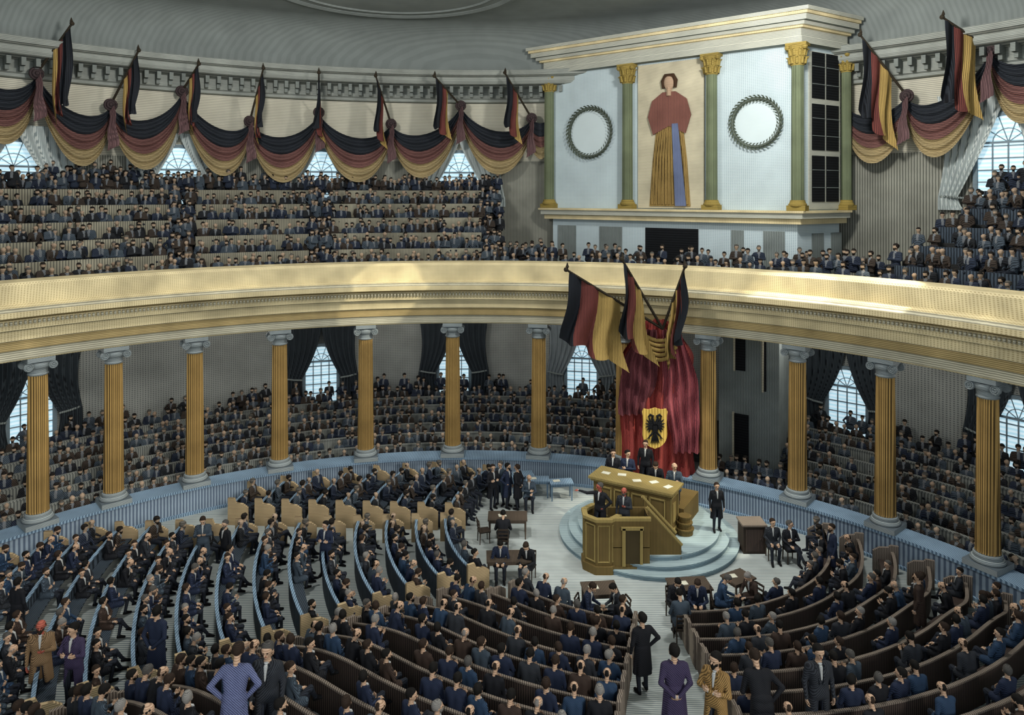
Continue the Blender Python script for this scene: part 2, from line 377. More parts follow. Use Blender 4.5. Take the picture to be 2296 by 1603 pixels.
# ---------------------------------------------------------------- camera / light
cam=bpy.data.cameras.new('camera'); co=bpy.data.objects.new('camera',cam); COL.objects.link(co)
co.location=(0,0,H); co.rotation_euler=(PI/2,0,0); cam.sensor_width=36; cam.lens=36*F/2296; cam.shift_y=-(801.5-HY)/2296; cam.clip_end=300
SC.camera=co
w=bpy.data.worlds.new('world'); SC.world=w; w.use_nodes=True; w.node_tree.nodes['Background'].inputs[0].default_value=(.86,.93,1,1); w.node_tree.nodes['Background'].inputs[1].default_value=1.35
def light(kind,name,loc,e,col,**k):
    l=bpy.data.lights.new(name,kind); l.energy=e; l.color=col
    for a,b in k.items(): setattr(l,a,b)
    o=bpy.data.objects.new(name,l); COL.objects.link(o); o.location=loc; return o
s_=light('SUN','sun',(0,0,0),1.3,(1,.96,.88),angle=math.radians(12)); s_.rotation_euler=(math.radians(66),0,math.radians(36))
light('POINT','fill_light',(9,23.5,20.6),4600,(1,.97,.93),shadow_soft_size=.8); light('POINT','fill_light',(-9,23.5,20.6),3600,(1,.97,.93),shadow_soft_size=.8)  # unseen fill added above the frame to brighten the hall; no fixture stands here
for px in(150,530,900,1250,1830,2200): light('POINT','fill_light',pol(angC(px,23.5),23.5,7.3),230,(1,.97,.92),shadow_soft_size=.3)  # added fill hidden behind the entablature, brightens the lower gallery
def spot(loc,tgt,e,deg,col=(1,.93,.75),bl=.12):
    o=light('SPOT','beam_light',loc,e,col,spot_size=math.radians(deg),spot_blend=bl,shadow_soft_size=.12); o.rotation_euler=(Vector(tgt)-Vector(loc)).to_track_quat('-Z','Y').to_euler()
spot((18,22,20.5),cyl(1860,690,19.2),15000,20); spot((10,20,21.5),cyl(870,650,19.2),16000,7); spot((15,22,20.5),cyl(1610,900,20),7000,12); spot((-4,20,21.5),(5.6,26.6,.5),8000,30,(1,.98,.93),.4)
# ---------------------------------------------------------------- room
A0,A1=math.radians(-22),math.radians(202)
mb=MB(); mb.grid(lambda u,v:(lambda p:(p.x,p.y,g(p.x,p.y)))(pol(2*PI*u,20.3*v)),96,40); struct(mb.build('floor',m_floor,sm=True,center=False))
mb=MB(); mb.sweep([(RW,0),(RW,8.9)],C,A0,A1,120,mi=0); mb.sweep([(RW,8.9),(RW,15.0)],C,A0,A1,120,mi=1); mb.sweep([(RW,15.0),(RW,19.9)],C,A0,A1,120,mi=2)
struct(mb.build('wall_back',[m_wlow,m_wmid,m_wup],center=False))
mb=MB(); prof=[(27.5,19.9),(27.45,20.6),(27.2,21.4),(26.8,22.0),(26.2,22.35),(25.5,22.5)]+[(r,22.5) for r in (22,18,14,10,6,2,.01)]
n=120
for i in range(n):
    a=2*PI*i/n; b=2*PI*(i+1)/n
    for k in range(len(prof)-1):
        q=[pol(a,*prof[k]),pol(b,*prof[k]),pol(b,*prof[k+1]),pol(a,*prof[k+1])]
        if min(p.y for p in q)>-3: mb.add(q,[(0,1,2,3)])
ce=mb.build('ceiling',m_ceil,center=False,sm=True); struct(ce)
_b=bmesh.new(); _b.from_mesh(ce.data); bmesh.ops.remove_doubles(_b,verts=_b.verts,dist=.001); bmesh.ops.recalc_face_normals(_b,faces=_b.faces); _b.to_mesh(ce.data); _b.free()
mb=MB(); cc=(-5.4,31.8)
mb.sweep([(6.1,22.5),(6.1,22.42),(5.8,22.36),(5.6,22.44),(5.6,22.5)],cc,0,2*PI,96,mi=0); mb.sweep([(5.2,22.5),(5.2,22.44),(5.0,22.4),(4.9,22.5)],cc,0,2*PI,96,mi=0)
mb.sweep([(5.6,22.47),(5.2,22.47)],cc,0,2*PI,96,mi=1); mb.sweep([(4.9,22.47),(.01,22.47)],cc,0,2*PI,96,mi=1)
struct(mb.build('trim_4',[m_ceil,m_disc],center=False))
mb=MB(); mb.sweep([(27.98,18.3),(27.7,18.35),(27.7,18.5),(27.6,18.55),(27.6,19.1),(26.8,19.25),(26.7,19.4),(26.7,19.6),(26.4,19.7),(26.3,19.95),(27.6,20.0)],C,A0,A1,120,mi=0)
for i in range(190):
    a=A0+(A1-A0)*(i+.5)/190; p=pol(a,27.25,18.98); mb.box(p,(.65,.18,.36),a,1); p=pol(a,27.42,18.7); mb.box(p,(.36,.16,.24),a,1)
struct(mb.build('trim_1',[m_trimc,m_brk],center=False))
pr=[(20.9,9.0),(20.9,9.95),(19.75,9.95),(19.65,9.85),(19.6,9.2),(19.3,9.1),(19.0,9.0),(19.0,8.8),(19.25,8.7),(19.25,8.35),(19.42,8.3),(19.42,7.95),(19.5,7.92),(19.5,7.6),(19.56,7.58),(19.56,7.25),(19.6,7.2),(20.5,7.2),(20.5,7.9)]
mb=MB(); mb.sweep(pr,C,A0,A1,160,mi=[0,0,0,0,0,2,0,1,0,2,0,2,1,2,2,0,2,1]); struct(mb.build('trim_2',[m_gold,m_gold2,m_pale],center=False))
mb=MB()
for i in range(520):
    a=A0+(A1-A0)*(i+.5)/520; mb.box(pol(a,19.2,8.6),(.09,.07,.12),a)
struct(mb.build('trim_3',m_pale,center=False))
mb=MB(); mb.sweep([(20.35,0),(20.35,1.0),(20.45,1.0),(20.45,1.1),(19.5,1.1),(19.5,1.0),(19.62,.98),(19.62,.12),(19.55,.1),(19.55,0)],C,A0,A1,140,mi=[0,1,1,1,1,1,0,1,1])
struct(mb.build('wall_parapet',[m_blue,m_rail],center=False))
NLR=7; LDR=1.0; LDZ=.17
mb=MB(); P=[(20.35,.1)]
for k in range(NLR): P+= [(20.35+LDR*k if k else 20.35,.1+LDZ*k),(20.35+LDR*(k+1),.1+LDZ*k)]
P.append((RW,P[-1][1])); mb.sweep(P,C,A0,A1,100); mb.sweep([(20.5,7.9),(RW,7.9)],C,A0,A1,100)
struct(mb.build('floor_lower_gallery',m_gfl,center=False))
for k in range(1,NLR):
    r=20.5+LDR*k; z=.1+LDZ*k
    for (p0,p1,nm) in((-160,1390,'left'),(1770,2450,'right')):
        mb=MB(); mb.sweep([(r,z),(r,z+.78),(r-.03,z+.78),(r-.03,z+.83),(r+.1,z+.83),(r+.1,z+.78),(r+.05,z+.78),(r+.05,z)],C,angC(p0,r),angC(p1,r),50,closed=True)
        tag(mb.build('gallery_bench_front',m_ledge),f'grey curved ledge between spectators, {ordw(k)} tier behind the {nm} lower columns','bench','ledges of the lower gallery')
DR,DZ,NR=1.15,.72,6
mb=MB()
def stand(a0,a1,nr):
    P=[(20.9,9.0)]
    for k in range(nr): P+= [(20.9+DR*k,9+DZ*k),(20.9+DR*(k+1),9+DZ*k)]
    P.append((RW,P[-1][1])); mb.sweep(P,C,a0,a1,max(4,int(abs(a1-a0)*30)))
aL=angC(1110,24); stand(A1,aL,NR)
aB=angC(1940,24); stand(aL,aB,1)
lastA=aB
RS=[(1990,2),(2040,3),(2090,4),(2140,5),(2190,6)]
for i,(px,nr) in enumerate(RS):
    a2=angC(RS[i+1][0],24) if i+1<len(RS) else A0
    stand(lastA,a2,nr); lastA=a2
pe=[(20.9,9.0)]
for k in range(NR): pe+= [(20.9+DR*k,9+DZ*k),(20.9+DR*(k+1),9+DZ*k)]
pe.append((RW-.2,9)); 
mb.add([pol(aL,r,z) for r,z in pe],[list(range(len(pe)))])
struct(mb.build('floor_upper_gallery',m_gfl,center=False))
blk=[(-160,378,'left'),(438,692,'middle'),(743,1080,'right hand')]
for k in range(1,NR):
    for (p0,p1,nm) in blk:
        r=20.95+DR*k; z=9+DZ*k; mb=MB(); mb.sweep([(r,z-.02),(r,z+.72),(r+.06,z+.72),(r+.06,z-.02)],C,angC(p0,r),angC(p1,r),24,closed=True)
        tag(mb.build('gallery_bench_front',m_bench_cream),f'long cream bench front, {ordw(k)} tier up in the {nm} block of the upper gallery','bench','bench fronts of the upper gallery')
for k in range(1,NR):
    r=20.95+DR*k; z=9+DZ*k; p0=RS[k-1][0]+15; mb=MB(); mb.sweep([(r,z-.02),(r,z+.62),(r+.06,z+.62),(r+.06,z-.02)],C,angC(p0,r),A0+.2,24,closed=True)
    tag(mb.build('gallery_bench_front',m_bback),f'dark bench front, {ordw(k)} tier up in the stand at far right','bench','bench fronts of the right stand')
# ---------------------------------------------------------------- windows and curtains
wn=[0]
def window(px,r,z0,z1,wd,mull=3):
    wn[0]+=1; M,p=wall_frame(px,r); root=thing(f'window_{wn[0]}',None,None,(p.x,p.y,z0)); root['kind']='structure'
    hw=wd/2; zc=z1-hw
    arch=lambda q,nn=14:[(q*cos(PI*i/nn),zc+q*sin(PI*i/nn)) for i in range(nn+1)]
    mb=MB(); mb.M=M; mb.plate([(-hw,z0)]+arch(hw)[::-1]+[(hw,z0)],-.02,.0); mb.build('pane',m_glass,root)
    mb=MB(); mb.M=M; o=[(hw+.15,z0)]+arch(hw+.15)+[(-hw-.15,z0)]; i_=[(hw-.02,z0)]+arch(hw-.02)+[(-hw+.02,z0)]
    for a in range(len(o)-1): mb.plate([o[a],o[a+1],i_[a+1],i_[a]],-.12,0)
    mb.box((0,-.08,z0-.05),(wd+.5,.3,.12)); mb.build('frame',m_frame,root)
    mb=MB(); mb.M=M
    for q in range(1,mull+1):
        x=-hw+wd*q/(mull+1); mb.box((x,-.05,(z0+zc)/2),(.05,.05,zc-z0))
    zz=z0+.5
    while zz<zc: mb.box((0,-.05,zz),(wd,.05,.045)); zz+=.5
    mb.box((0,-.05,zc),(wd,.06,.09))
    for q in range(1,5):
        a=PI*q/5; mb.tube([(0,-.05,zc),(cos(a)*hw,-.05,zc+sin(a)*hw)],.022,4)
    mb.tube([(hw*.5*cos(PI*i/10),-.05,zc+hw*.5*sin(PI*i/10)) for i in range(11)],.022,4)
    mb.build('muntins',m_frame,root); return M
def curtain(px,r,z0,z1,wd,s,m,label,tie=.62,group=None,pw=1.9,op=.62):
    M,p=wall_frame(px,r)
    def fn(u,v):
        if v<tie: xi=-.03+wd*op*(v/tie)**pw
        else: xi=wd*op-(wd*.12)*smooth((v-tie)/(1-tie))-.03
        xo=max(wd*(1.15-.12*sin(PI*min(1,v/tie)/1.0)),xi+.25)
        x=xi+(xo-xi)*u; return (s*x,-.3-.07*sin(u*34+v*2)-.05*v-.02*s,z1-(z1-z0)*v)
    root=thing('curtain',label,'curtain',tuple(M@Vector((s*wd,-.3,z0))),group)
    mb=MB(); mb.M=M; mb.grid(fn,36,18); mb.build('cloth',m,root,sm=True)
    zt=z1-(z1-z0)*tie; mb=MB(); mb.M=M; mb.tube([(s*wd*.58,-.40,zt),(s*wd*.82,-.44,zt+.05),(s*wd*1.12,-.3,zt+.12)],.05,6); mb.build('tieback',m_grey,root)
low_=[(70,'far left'),(720,'fourth and fifth columns'),(1018,'sixth column'),(1305,'seventh column'),(1900,'tenth and eleventh columns'),(2285,'right edge')]
m_cgrey=mat('curtain_grey','#8b9497','#4f585d','X',.09)
for px,nm in low_:
    window(px,RW-.03,1.6,4.7,1.7)
    for s,sn in((-1,'left'),(1,'right')):
        curtain(px,RW,.9,6.3,1.75,s,m_dcur if px!=1305 else m_cgrey,f'dark tied-back {sn} curtain of the lower window by the {nm}' if px!=1305 else f'grey {sn} curtain of the lower window by the seventh column',group='lower gallery curtains')
up=[(30,'leftmost'),(400,'second'),(720,'third'),(1030,'fourth')]
for px,nm in up+[(2262,'right hand')]:
    window(px,RW-.03,12.6,15.5 if px<2000 else 16.4,2.3)
    for s,sn in((-1,'left'),(1,'right')):
        curtain(px,RW,12.4,16.2 if px<2000 else 17.4,2.3,s,m_sheer,f'sheer white {sn} curtain of the {nm} upper gallery window',tie=.9,group='upper gallery curtains',pw=1.2,op=.8)
# ---------------------------------------------------------------- columns
hc=6.1
def column(px):
    p=cyl(px,0,R); a=math.atan2(p.y-C[1],p.x-C[0]); return (p.x,p.y,1.1),a-PI/2
colroot=thing('ionic_column','x','column',(0,0,0),'ionic columns carrying the upper gallery')
mb=MB(); mb.box((0,0,.09),(1.05,1.05,.18)); mb.build('plinth',m_cap,colroot)
mb=MB(); mb.lathe([(.48,.18),(.51,.23),(.48,.29),(.41,.32),(.40,.36),(.43,.4),(.41,.44),(.38,.47)],28); mb.build('base',m_cap,colroot,sm=True)
mb=MB(); mb.lathe([(.375,.47)]+[(.36-.055*(k/8)**1.3,.54+(hc-1.2)*k/8) for k in range(9)],80,mod=lambda a,z:1-.08*abs(sin(a*10))); mb.build('shaft',m_colg,colroot)
mb=MB(); mb.lathe([(.31,hc-.68),(.34,hc-.64),(.31,hc-.58),(.32,hc-.46),(.40,hc-.36),(.42,hc-.28),(.38,hc-.2)],28); mb.box((0,0,hc-.08),(.88,.85,.16)); mb.box((0,0,hc-.2),(.82,.6,.12)); cp=mb.build('capital',m_cap,colroot)
for sx in(-1,1):
    for sy in(-1,1):
        mb=MB(); mb.tube([(sx*.39,sy*.26,hc-.32),(sx*.39,sy*.36,hc-.32)],.15,16)
        mb.tube([(sx*.39+sx*(.15-.12*t/22)*cos(t*.6+1.5),sy*.38,hc-.32+(.15-.12*t/22)*sin(t*.6+1.5)) for t in range(23)],.02,5); mb.build('volute',m_cap,cp)
cols=[85,255,437,627,820,1015,1208,1588,1788,1985,2215]
for i,px in enumerate(cols):
    loc,rz=column(px); lb=f'fluted golden Ionic column with scrolled capital, {ordw(i+1)} column from the left'
    if px==1588: lb='fluted golden Ionic column just right of the red drapery behind the rostrum'
    if px==1788: lb='fluted golden Ionic column, third from the right edge of the hall'
    if px==1985: lb='fluted golden Ionic column, second from the right edge of the hall'
    if px==2215: lb='fluted golden Ionic column nearest the right edge of the hall'
    if i==0: colroot.location=loc; colroot.rotation_euler=(0,0,rz); colroot['label']='fluted golden Ionic column nearest the left edge of the hall'
    else: dup(colroot,loc,rz,lb)
dup(colroot,*column(1398),'fluted golden Ionic column mostly hidden behind the red drapery')
M,p=wall_frame(1678,23.4); pier=thing('pier','grey masonry pier with dark narrow openings, right of the red drapery','pier',(p.x,p.y,0))
mb=MB(); mb.M=M; mb.box((0,1.3,3.95),(2.7,2.6,7.88)); mb.build('masonry',m_grey,pier)
for (x,z0,z1,wd) in((-.35,5.0,7.0,.45),(-.3,.3,3.0,.65),(.75,4.2,7.8,.1)):
    mb=MB(); mb.M=M; mb.box((x,-.02,(z0+z1)/2),(wd,.06,z1-z0)); mb.box((x-wd/2-.05,-.04,(z0+z1)/2),(.08,.1,z1-z0+.1),mi=1); mb.build('opening',[m_dark,m_pale],pier)
# ---------------------------------------------------------------- pavilion
Al=Vector((2.3,40,0)); Ar=Vector((12.8,32,0)); S2=Vector((15.4,33.6,0))
t1=(Ar-Al).normalized(); n1=Vector((t1.y,-t1.x,0)); 
if n1.y>0: n1=-n1
t2=(S2-Ar).normalized(); n2=Vector((t2.y,-t2.x,0)); L1=(Ar-Al).length; L2=(S2-Ar).length
def plan(o):
    a=Al+n1*o; b=Ar+n2*o; den=t1.x*t2.y-t1.y*t2.x; d=b-a; u=(d.x*t2.y-d.y*t2.x)/den; k=a+t1*u
    return [Al-t1*o+n1*o,k,S2+t2*o*.2+n2*o,S2+Vector((-.5,1,0)),Al+Vector((.6,.7,0))-t1*o]
pav=thing('columned_pavilion','tall white columned pavilion with heavy cornice standing on the upper gallery','pavilion',tuple((Al+Ar)/2+Vector((0,0,9))))
mb=MB(); mb.prism(plan(0),9,20.0); mb.build('body',m_box,pav)
mb=MB(); mb.prism(plan(.5),12.0,12.25,1); mb.prism(plan(.35),11.75,12.0,0); mb.prism(plan(.6),12.25,12.35,0); mb.build('plinth_band',[m_gold,m_boxw],pav)
mb=MB(); mb.prism(plan(.45),19.8,20.1,0); mb.prism(plan(.38),20.1,20.45,0); mb.prism(plan(.55),20.45,20.55,1)
mb.prism(plan(.7),20.55,20.7,0); mb.prism(plan(.9),20.7,20.95,0); mb.prism(plan(1.0),20.95,21.08,1); mb.prism(plan(1.1),21.08,21.25,0); mb.build('cornice',[m_boxw,m_gold],pav)
M1=frame_at(Al,t1,n1); M2=frame_at(Ar,t2,n2)
def on1(px): a=(px-CX)/F; return (a*Al.y-Al.x)/(t1.x-a*t1.y)
def on2(px): a=(px-CX)/F; return (a*Ar.y-Ar.x)/(t2.x-a*t2.y)
def pilaster(M,u,big=1.):
    mb=MB(); mb.M=M; y=-.25; zb,zt=12.35,19.8
    mb.lathe([(.30*big,zb+.45),(.28*big,zt-.95)],40,(u,y,0),mod=lambda a,z:1-.08*abs(sin(a*8))); pp=mb.build('pilaster',m_green,pav)
    mb=MB(); mb.M=M; mb.box((u,y,zb+.12),(.85*big,.6,.24)); mb.lathe([(.4*big,zb+.2),(.42*big,zb+.28),(.36*big,zb+.36),(.32*big,zb+.48)],20,(u,y,0)); mb.build('base',m_cgold,pp)
    mb=MB(); mb.M=M; mb.lathe([(.29*big,zt-1.0),(.32*big,zt-.95),(.3*big,zt-.88),(.34*big,zt-.4),(.48*big,zt-.12)],20,(u,y,0)); mb.box((u,y,zt-.06),(.95*big,.66,.12))
    for lv in range(2):
        for k in range(9):
            a=2*PI*k/9+lv*.35; rr=.33*big; z=zt-.92+lv*.36
            mb.tube([(u+rr*cos(a),y+rr*sin(a),z),(u+(rr+.07)*cos(a),y+(rr+.07)*sin(a),z+.28),(u+(rr+.17)*cos(a),y+(rr+.17)*sin(a),z+.27)],[.08,.06,.03],5)
    for sx in(-1,1): mb.ball((u+sx*.4*big,y-.25,zt-.2),.12,8)
    mb.build('capital',m_cgold,pp)
for px in(1237,1412,1600,1792): pilaster(M1,on1(px),.95)
pilaster(M2,on2(1887),.8)
for (pa,pb,md) in((1252,1292,m_grey),(1345,1395,m_grey),(1448,1566,m_dark),(1640,1668,m_grey),(1712,1760,m_grey)):
    a,b=on1(pa),on1(pb); mb=MB(); mb.M=M1; mb.box(((a+b)/2,-.02,10.2),(b-a,.06,2.4)); mb.build('doorway',md,pav)
for (pa,pb) in((1820,1845),(1862,1885)):
    a,b=on2(pa),on2(pb); mb=MB(); mb.M=M2; mb.box(((a+b)/2,-.02,10.3),(b-a,.06,2.0)); mb.build('doorway',m_grey,pav)
ua,ub=on2(1815),on2(1878); mb=MB(); mb.M=M2
mb.box(((ua+ub)/2,-.03,16.0),(ub-ua+.2,.08,7.2)); wf=mb.build('side_window',m_boxw,pav)
for i in range(2):
    for j in range(3):
        wdt=(ub-ua)/2-.14; x=ua+.07+wdt/2+i*((ub-ua)/2); z=12.7+1.1+j*2.36
        mb=MB(); mb.M=M2; mb.box((x,-.09,z),(wdt,.04,2.1)); 
        for zz in(-.4,.4): mb.box((x,-.12,z+zz),(wdt,.03,.03),mi=1)
        mb.build('pane',[m_dark,m_grey],wf)
m_wr=mat('wreath_stone','#6f786e','#30362f','X',.07); m_leaf=mat('leaf_dark','#56604f','#232a25','X',.05)
for (px,py,nm) in((1325,297,'left'),(1697,275,'right')):
    u=on1(px); Y=(Al+t1*u).y; z=H-(py-HY)*Y/F; rr=54*Y/F; mb=MB(); mb.M=M1; wr=thing('wreath',f'round grey-green leaf wreath around a white disc on the {nm} panel of the pavilion','wreath',tuple(M1@Vector((u,-.05,z))),'pavilion wreaths')
    mb.tube([(u+rr*cos(2*PI*i/40),-.12,z+rr*sin(2*PI*i/40)) for i in range(41)],.07,8); mb.build('ring',m_wr,wr,sm=True)
    mb=MB(); mb.M=M1
    for i in range(120):
        a=2*PI*i/120; s=(-1,.2,1)[i%3]; q=rr+s*.06; w_=.045
        mb.add([(u+q*cos(a),-.16,z+q*sin(a)),(u+(q+w_+s*.05)*cos(a+.07),-.24,z+(q+w_+s*.05)*sin(a+.07)),(u+(q+.1*s)*cos(a+.17),-.2,z+(q+.1*s)*sin(a+.17)),(u+(q-w_+s*.05)*cos(a+.07),-.2,z+(q-w_+s*.05)*sin(a+.07))],[(0,1,2,3)])
    mb.build('leaves',m_leaf,wr)
    mb=MB(); mb.M=M1; mb.plate([(u+(rr-.05)*cos(2*PI*i/40),z+(rr-.05)*sin(2*PI*i/40)) for i in range(40)],-.03,-.01); mb.build('disc',mat('disc_white','#cfdcdd','#c6d5d7','Z',.1,var=.03),wr)
# painting: plain symmetrical draped figure as a generic stand-in
ua,ub=on1(1432),on1(1580); uc=(ua+ub)/2; pt=thing('figure_painting','tall painted panel of a plain robed standing figure, between the middle pilasters','painting',tuple(M1@Vector((uc,-.1,12.35))))
mb=MB(); mb.M=M1; mb.box((uc,-.05,16.05),(ub-ua,.08,7.3)); mb.build('background',mat('painting_ground','#cfc7ac','#9b947e','Z',.1),pt)
zb=12.5; K=1.15
def PP(L): return [(uc+x*K,zb+z) for x,z in L]
def sym(L): return PP(L+[(-x,z) for x,z in L[::-1] if x!=0])
mb=MB(); mb.M=M1; mb.plate(sym([(.95,0),(.8,2.2),(.62,3.9),(.55,4.8)]),-.14,-.09)
for i in range(11):
    x=-.75+.15*i; mb.tube([(uc+x*.55*K,-.15,zb+4.5),(uc+x*.9*K,-.2,zb+2.4),(uc+x*1.1*K,-.15,zb+.1)],[.03,.05,.07],5)
mb.build('robe',mat('robe_gold','#a98d54','#5a482a','X',.1,dist=1.5),pt)
mb=MB(); mb.M=M1; mb.plate(PP([(.15,4.1),(.42,4.1),(.8,.02),(.3,.02)]),-.26,-.2); mb.build('blue_panel',mat('robe_blue','#74809f','#414a68','X',.08),pt)
mb=MB(); mb.M=M1; mb.plate(sym([(0,4.0),(.75,3.6),(1.0,4.5),(.8,5.3),(.3,5.7)]),-.22,-.14); mb.build('red_shawl',mat('robe_red','#8a5b50','#46302c','X',.08),pt)
mb=MB(); mb.M=M1; mb.ball((uc,-.2,zb+6.15),.34,16,0,(.8,.4,1.15)); mb.tube([(uc,-.18,zb+5.5),(uc,-.18,zb+5.95)],.14,8); mb.build('face',mat('painted_skin','#b89d84','#927a64','Z',.08),pt)
mb=MB(); mb.M=M1; mb.tube([(uc-.32,-.17,zb+5.9),(uc-.34,-.17,zb+6.25),(uc-.2,-.17,zb+6.5),(uc+.2,-.17,zb+6.5),(uc+.34,-.17,zb+6.25),(uc+.32,-.17,zb+5.9)],[.07,.11,.12,.12,.11,.07],8); mb.build('hair',mat('hair_brown','#4a3424','#221810','X',.05),pt)
# ---------------------------------------------------------------- swags, rosettes, wall flags
RV=27.55
ros=[(-95,120),(82,165),(248,235),(408,205),(560,272),(715,252),(877,278),(1033,237),(1192,265),(1236,262)]
rosR=[(1902,240),(2033,215),(2223,112),(2420,40)]
def swag(a,b,label,sg=1.):
    A=cyl(a[0],a[1],RV); B=cyl(b[0],b[1],RV); aa=math.atan2(A.y-C[1],A.x-C[0]); ab=math.atan2(B.y-C[1],B.x-C[0])
    root=thing('swag',label,'drapery',(A.x,A.y,min(A.z,B.z)-3),'black red and gold swags along the gallery wall')
    for nm,t0,t1_,m in(('black_band',0,.38,m_sblack),('red_band',.38,.68,m_sred),('gold_band',.68,1,m_sgold)):
        def fn(u,v):
            t=t0+(t1_-t0)*v; s=4*u*(1-u); e=min(1,abs(s))**.7*sg
            z=A.z+(B.z-A.z)*u - (1.1+.15*t)*e - t*(.65+1.65*e+(1-sg)*1.2)
            rr=RV-.1-.35*e*(.3+t)-.08*sin(t*38+2*sin(u*PI))*(.3+e)
            return pol(aa+(ab-aa)*u,rr,z)
        mb=MB(); mb.grid(fn,30,14); mb.build(nm,m,root,sm=True)
m_ros=mat('rosette_dark','#4d4040','#1f1a1e','X',.05)
def rosette(px,py,label,big=1.):
    A=cyl(px,py,RV-.25); M,_=wall_frame(px,RV-.25); root=thing('rosette',label,'rosette',(A.x,A.y,A.z-2),'rosettes between the swags')
    mb=MB(); mb.M=M
    for q,rr in enumerate((.24,.14)):
        mb.tube([(rr*cos(2*PI*i/16),-.08*q,A.z+rr*sin(2*PI*i/16)) for i in range(17)],.07,6)
    mb.ball((0,-.12,A.z),.1,8); mb.build('knot',m_ros,root,sm=True)
    for s in(-1,1):
        mb=MB(); mb.M=M
        mb.grid(lambda u,v:(s*(.0+(.1+.16*v)*u)+.04*sin(v*9),-.3-.3*sin(v*1.5)-.05*sin(u*12),A.z-.2-1.9*v+.15*u*s),8,12); mb.build('tail',m_tail,root,sm=True)
for i in range(len(ros)-1): swag(ros[i],ros[i+1],f'black, red and gold wall swag, {ordw(i+1)} from the left edge' if i<8 else 'short end of swag running behind the left edge of the pavilion',1. if i<8 else .3)
for i in range(len(rosR)-1): swag(rosR[i],rosR[i+1],f'black, red and gold wall swag, {ordw(i+1)} to the right of the pavilion',.6 if i==0 else 1.)
for i,(x,y) in enumerate(ros[1:-1]): rosette(x,y,f'dark rosette with faded ribbon tails, {ordw(i+1)} from the left')
for i,(x,y) in enumerate(rosR[1:-1]): rosette(x,y,f'dark rosette with faded ribbon tails, {ordw(i+1)} right of the pavilion')
def flag(base,tip,Lf,label,group,u0=.03,u1=.72,side=None,bk=.3,rd=.62,wave=1.,taper=.0,fly=0.):
    base=Vector(base); tip=Vector(tip); d=(tip-base); root=thing('flag',label,'flag',tuple(base),group)
    mb=MB(); mb.tube([base,tip],[.06,.045],8); mb.build('pole',m_pole,root)
    mb=MB(); mb.ball(tip+d.normalized()*.06,.1,10); mb.lathe([(.02,.06),(.07,.14),(.01,.32)],8,tuple(tip)); mb.build('finial',m_pole,root)
    hd=Vector((d.x,d.y,0)); hl=hd.length; hd=hd/hl if hl>.01 else Vector((1,0,0)); pn=Vector((-hd.y,hd.x,0)); lat=side or Vector((0,0,0))
    def fn(u,v):
        k=u0+(u1-u0)*u; p=tip-d*k; dn=Lf*(1-taper*u+.05*sin(u*14))*v
        return p+Vector((0,0,-dn))+pn*(wave*.15*sin(u*17+v*3.5)*(.25+v))+hd*(.1*wave*sin(u*21+1+v*2)*v)+lat*v*(u-.4)+Vector((wave*.12*sin(v*5+u*2)+fly,0,0))*v
    mb=MB(); mb.grid(fn,42,18,lambda u,v:0 if u<bk else (1 if u<rd else 2)); mb.build('cloth',[m_black,m_red,m_gld],root,sm=True)
tips=[(160,55,1.),(310,115,1),(445,145,1),(590,155,1),(715,165,1),(843,172,1),(975,172,1),(1133,165,1)]
for i,((x,y,_),(bx,by)) in enumerate(zip(tips,ros[1:-1])):
    b=cyl(bx,by,RV-.1); t=cyl(x,y,25.9); 
    flag(b,t,2.6 if i else 3.3,f'black, red and gold flag hanging from a slanted wall pole, {ordw(i+1)} from the left','flags along the gallery wall',side=Vector((.3 if i==4 else .0,0,0)),u1=.5,bk=.5,rd=.8,wave=.8)
for i,((x,y),(bx,by)) in enumerate(zip([(1930,80),(2115,40)],rosR[1:-1])):
    flag(cyl(bx,by,RV-.1),cyl(x,y,25.6),3.2,f'large black, red and gold flag right of the pavilion, {("nearer the pavilion","nearer the right edge")[i]}','flags along the gallery wall',u1=.68)
# ---------------------------------------------------------------- dais, desk, pulpit, drapery
dais=thing('round_dais','round stepped dais of pale blue boards under the rostrum','dais',(D[0],D[1],0))
for k in range(3):
    mb=MB(); r=3.35-.36*k; mb.lathe([(r,.17*k),(r,.17*k+.12),(r+.03,.17*k+.13),(r+.03,.17*(k+1))],72,(D[0],D[1],0),mi=(0,1)); mb.build('step',[m_stepb,m_dtread],dais)
A=Vector((5.75,25.85,0)); uu=Vector((-.857,.515,0)); vv=Vector((.515,.857,0)); dc=A+uu*1.55+vv*.5
Md=frame_at(dc,-uu,-vv)
desk=thing('president_desk','large raised ochre presidium desk with panelled sides, centre of the dais','desk',(dc.x,dc.y,.51))
mb=MB(); mb.M=Md; mb.box((0,0,1.3),(3.0,1.0,1.58)); mb.box((0,0,.6),(3.14,1.14,.18)); mb.build('body',m_pod,desk)
mb=MB(); mb.M=Md; mb.box((0,0,2.14),(3.2,1.15,.08)); mb.box((0,0,2.22),(3.35,1.25,.08)); mb.build('top',m_podt,desk)
mb=MB(); mb.M=Md
for (yy,zz,dy,dz) in((-.4,1.35,.06,1.3),(.4,1.35,.06,1.3),(0,1.97,.84,.06),(0,.75,.84,.06)): mb.box((1.52,yy,zz),(.05,dy,dz))
mb.box((1.51,0,1.36),(.03,.3,.7)); mb.build('side_panel',m_podt,desk)
for x in(-1.05,-.35,.35,1.05):
    mb=MB(); mb.M=Md
    for (xx,zz,dx,dz) in((x-.28,1.4,.05,1.1),(x+.28,1.4,.05,1.1),(x,1.93,.6,.05),(x,.87,.6,.05)): mb.box((xx,-.52,zz),(dx,.05,dz))
    mb.build('front_panel',m_podt,desk)
mb=MB(); mb.M=Md; mb.box((0,1.5,.9),(3.4,1.9,.8)); mb.build('rear_platform',m_pod,desk)
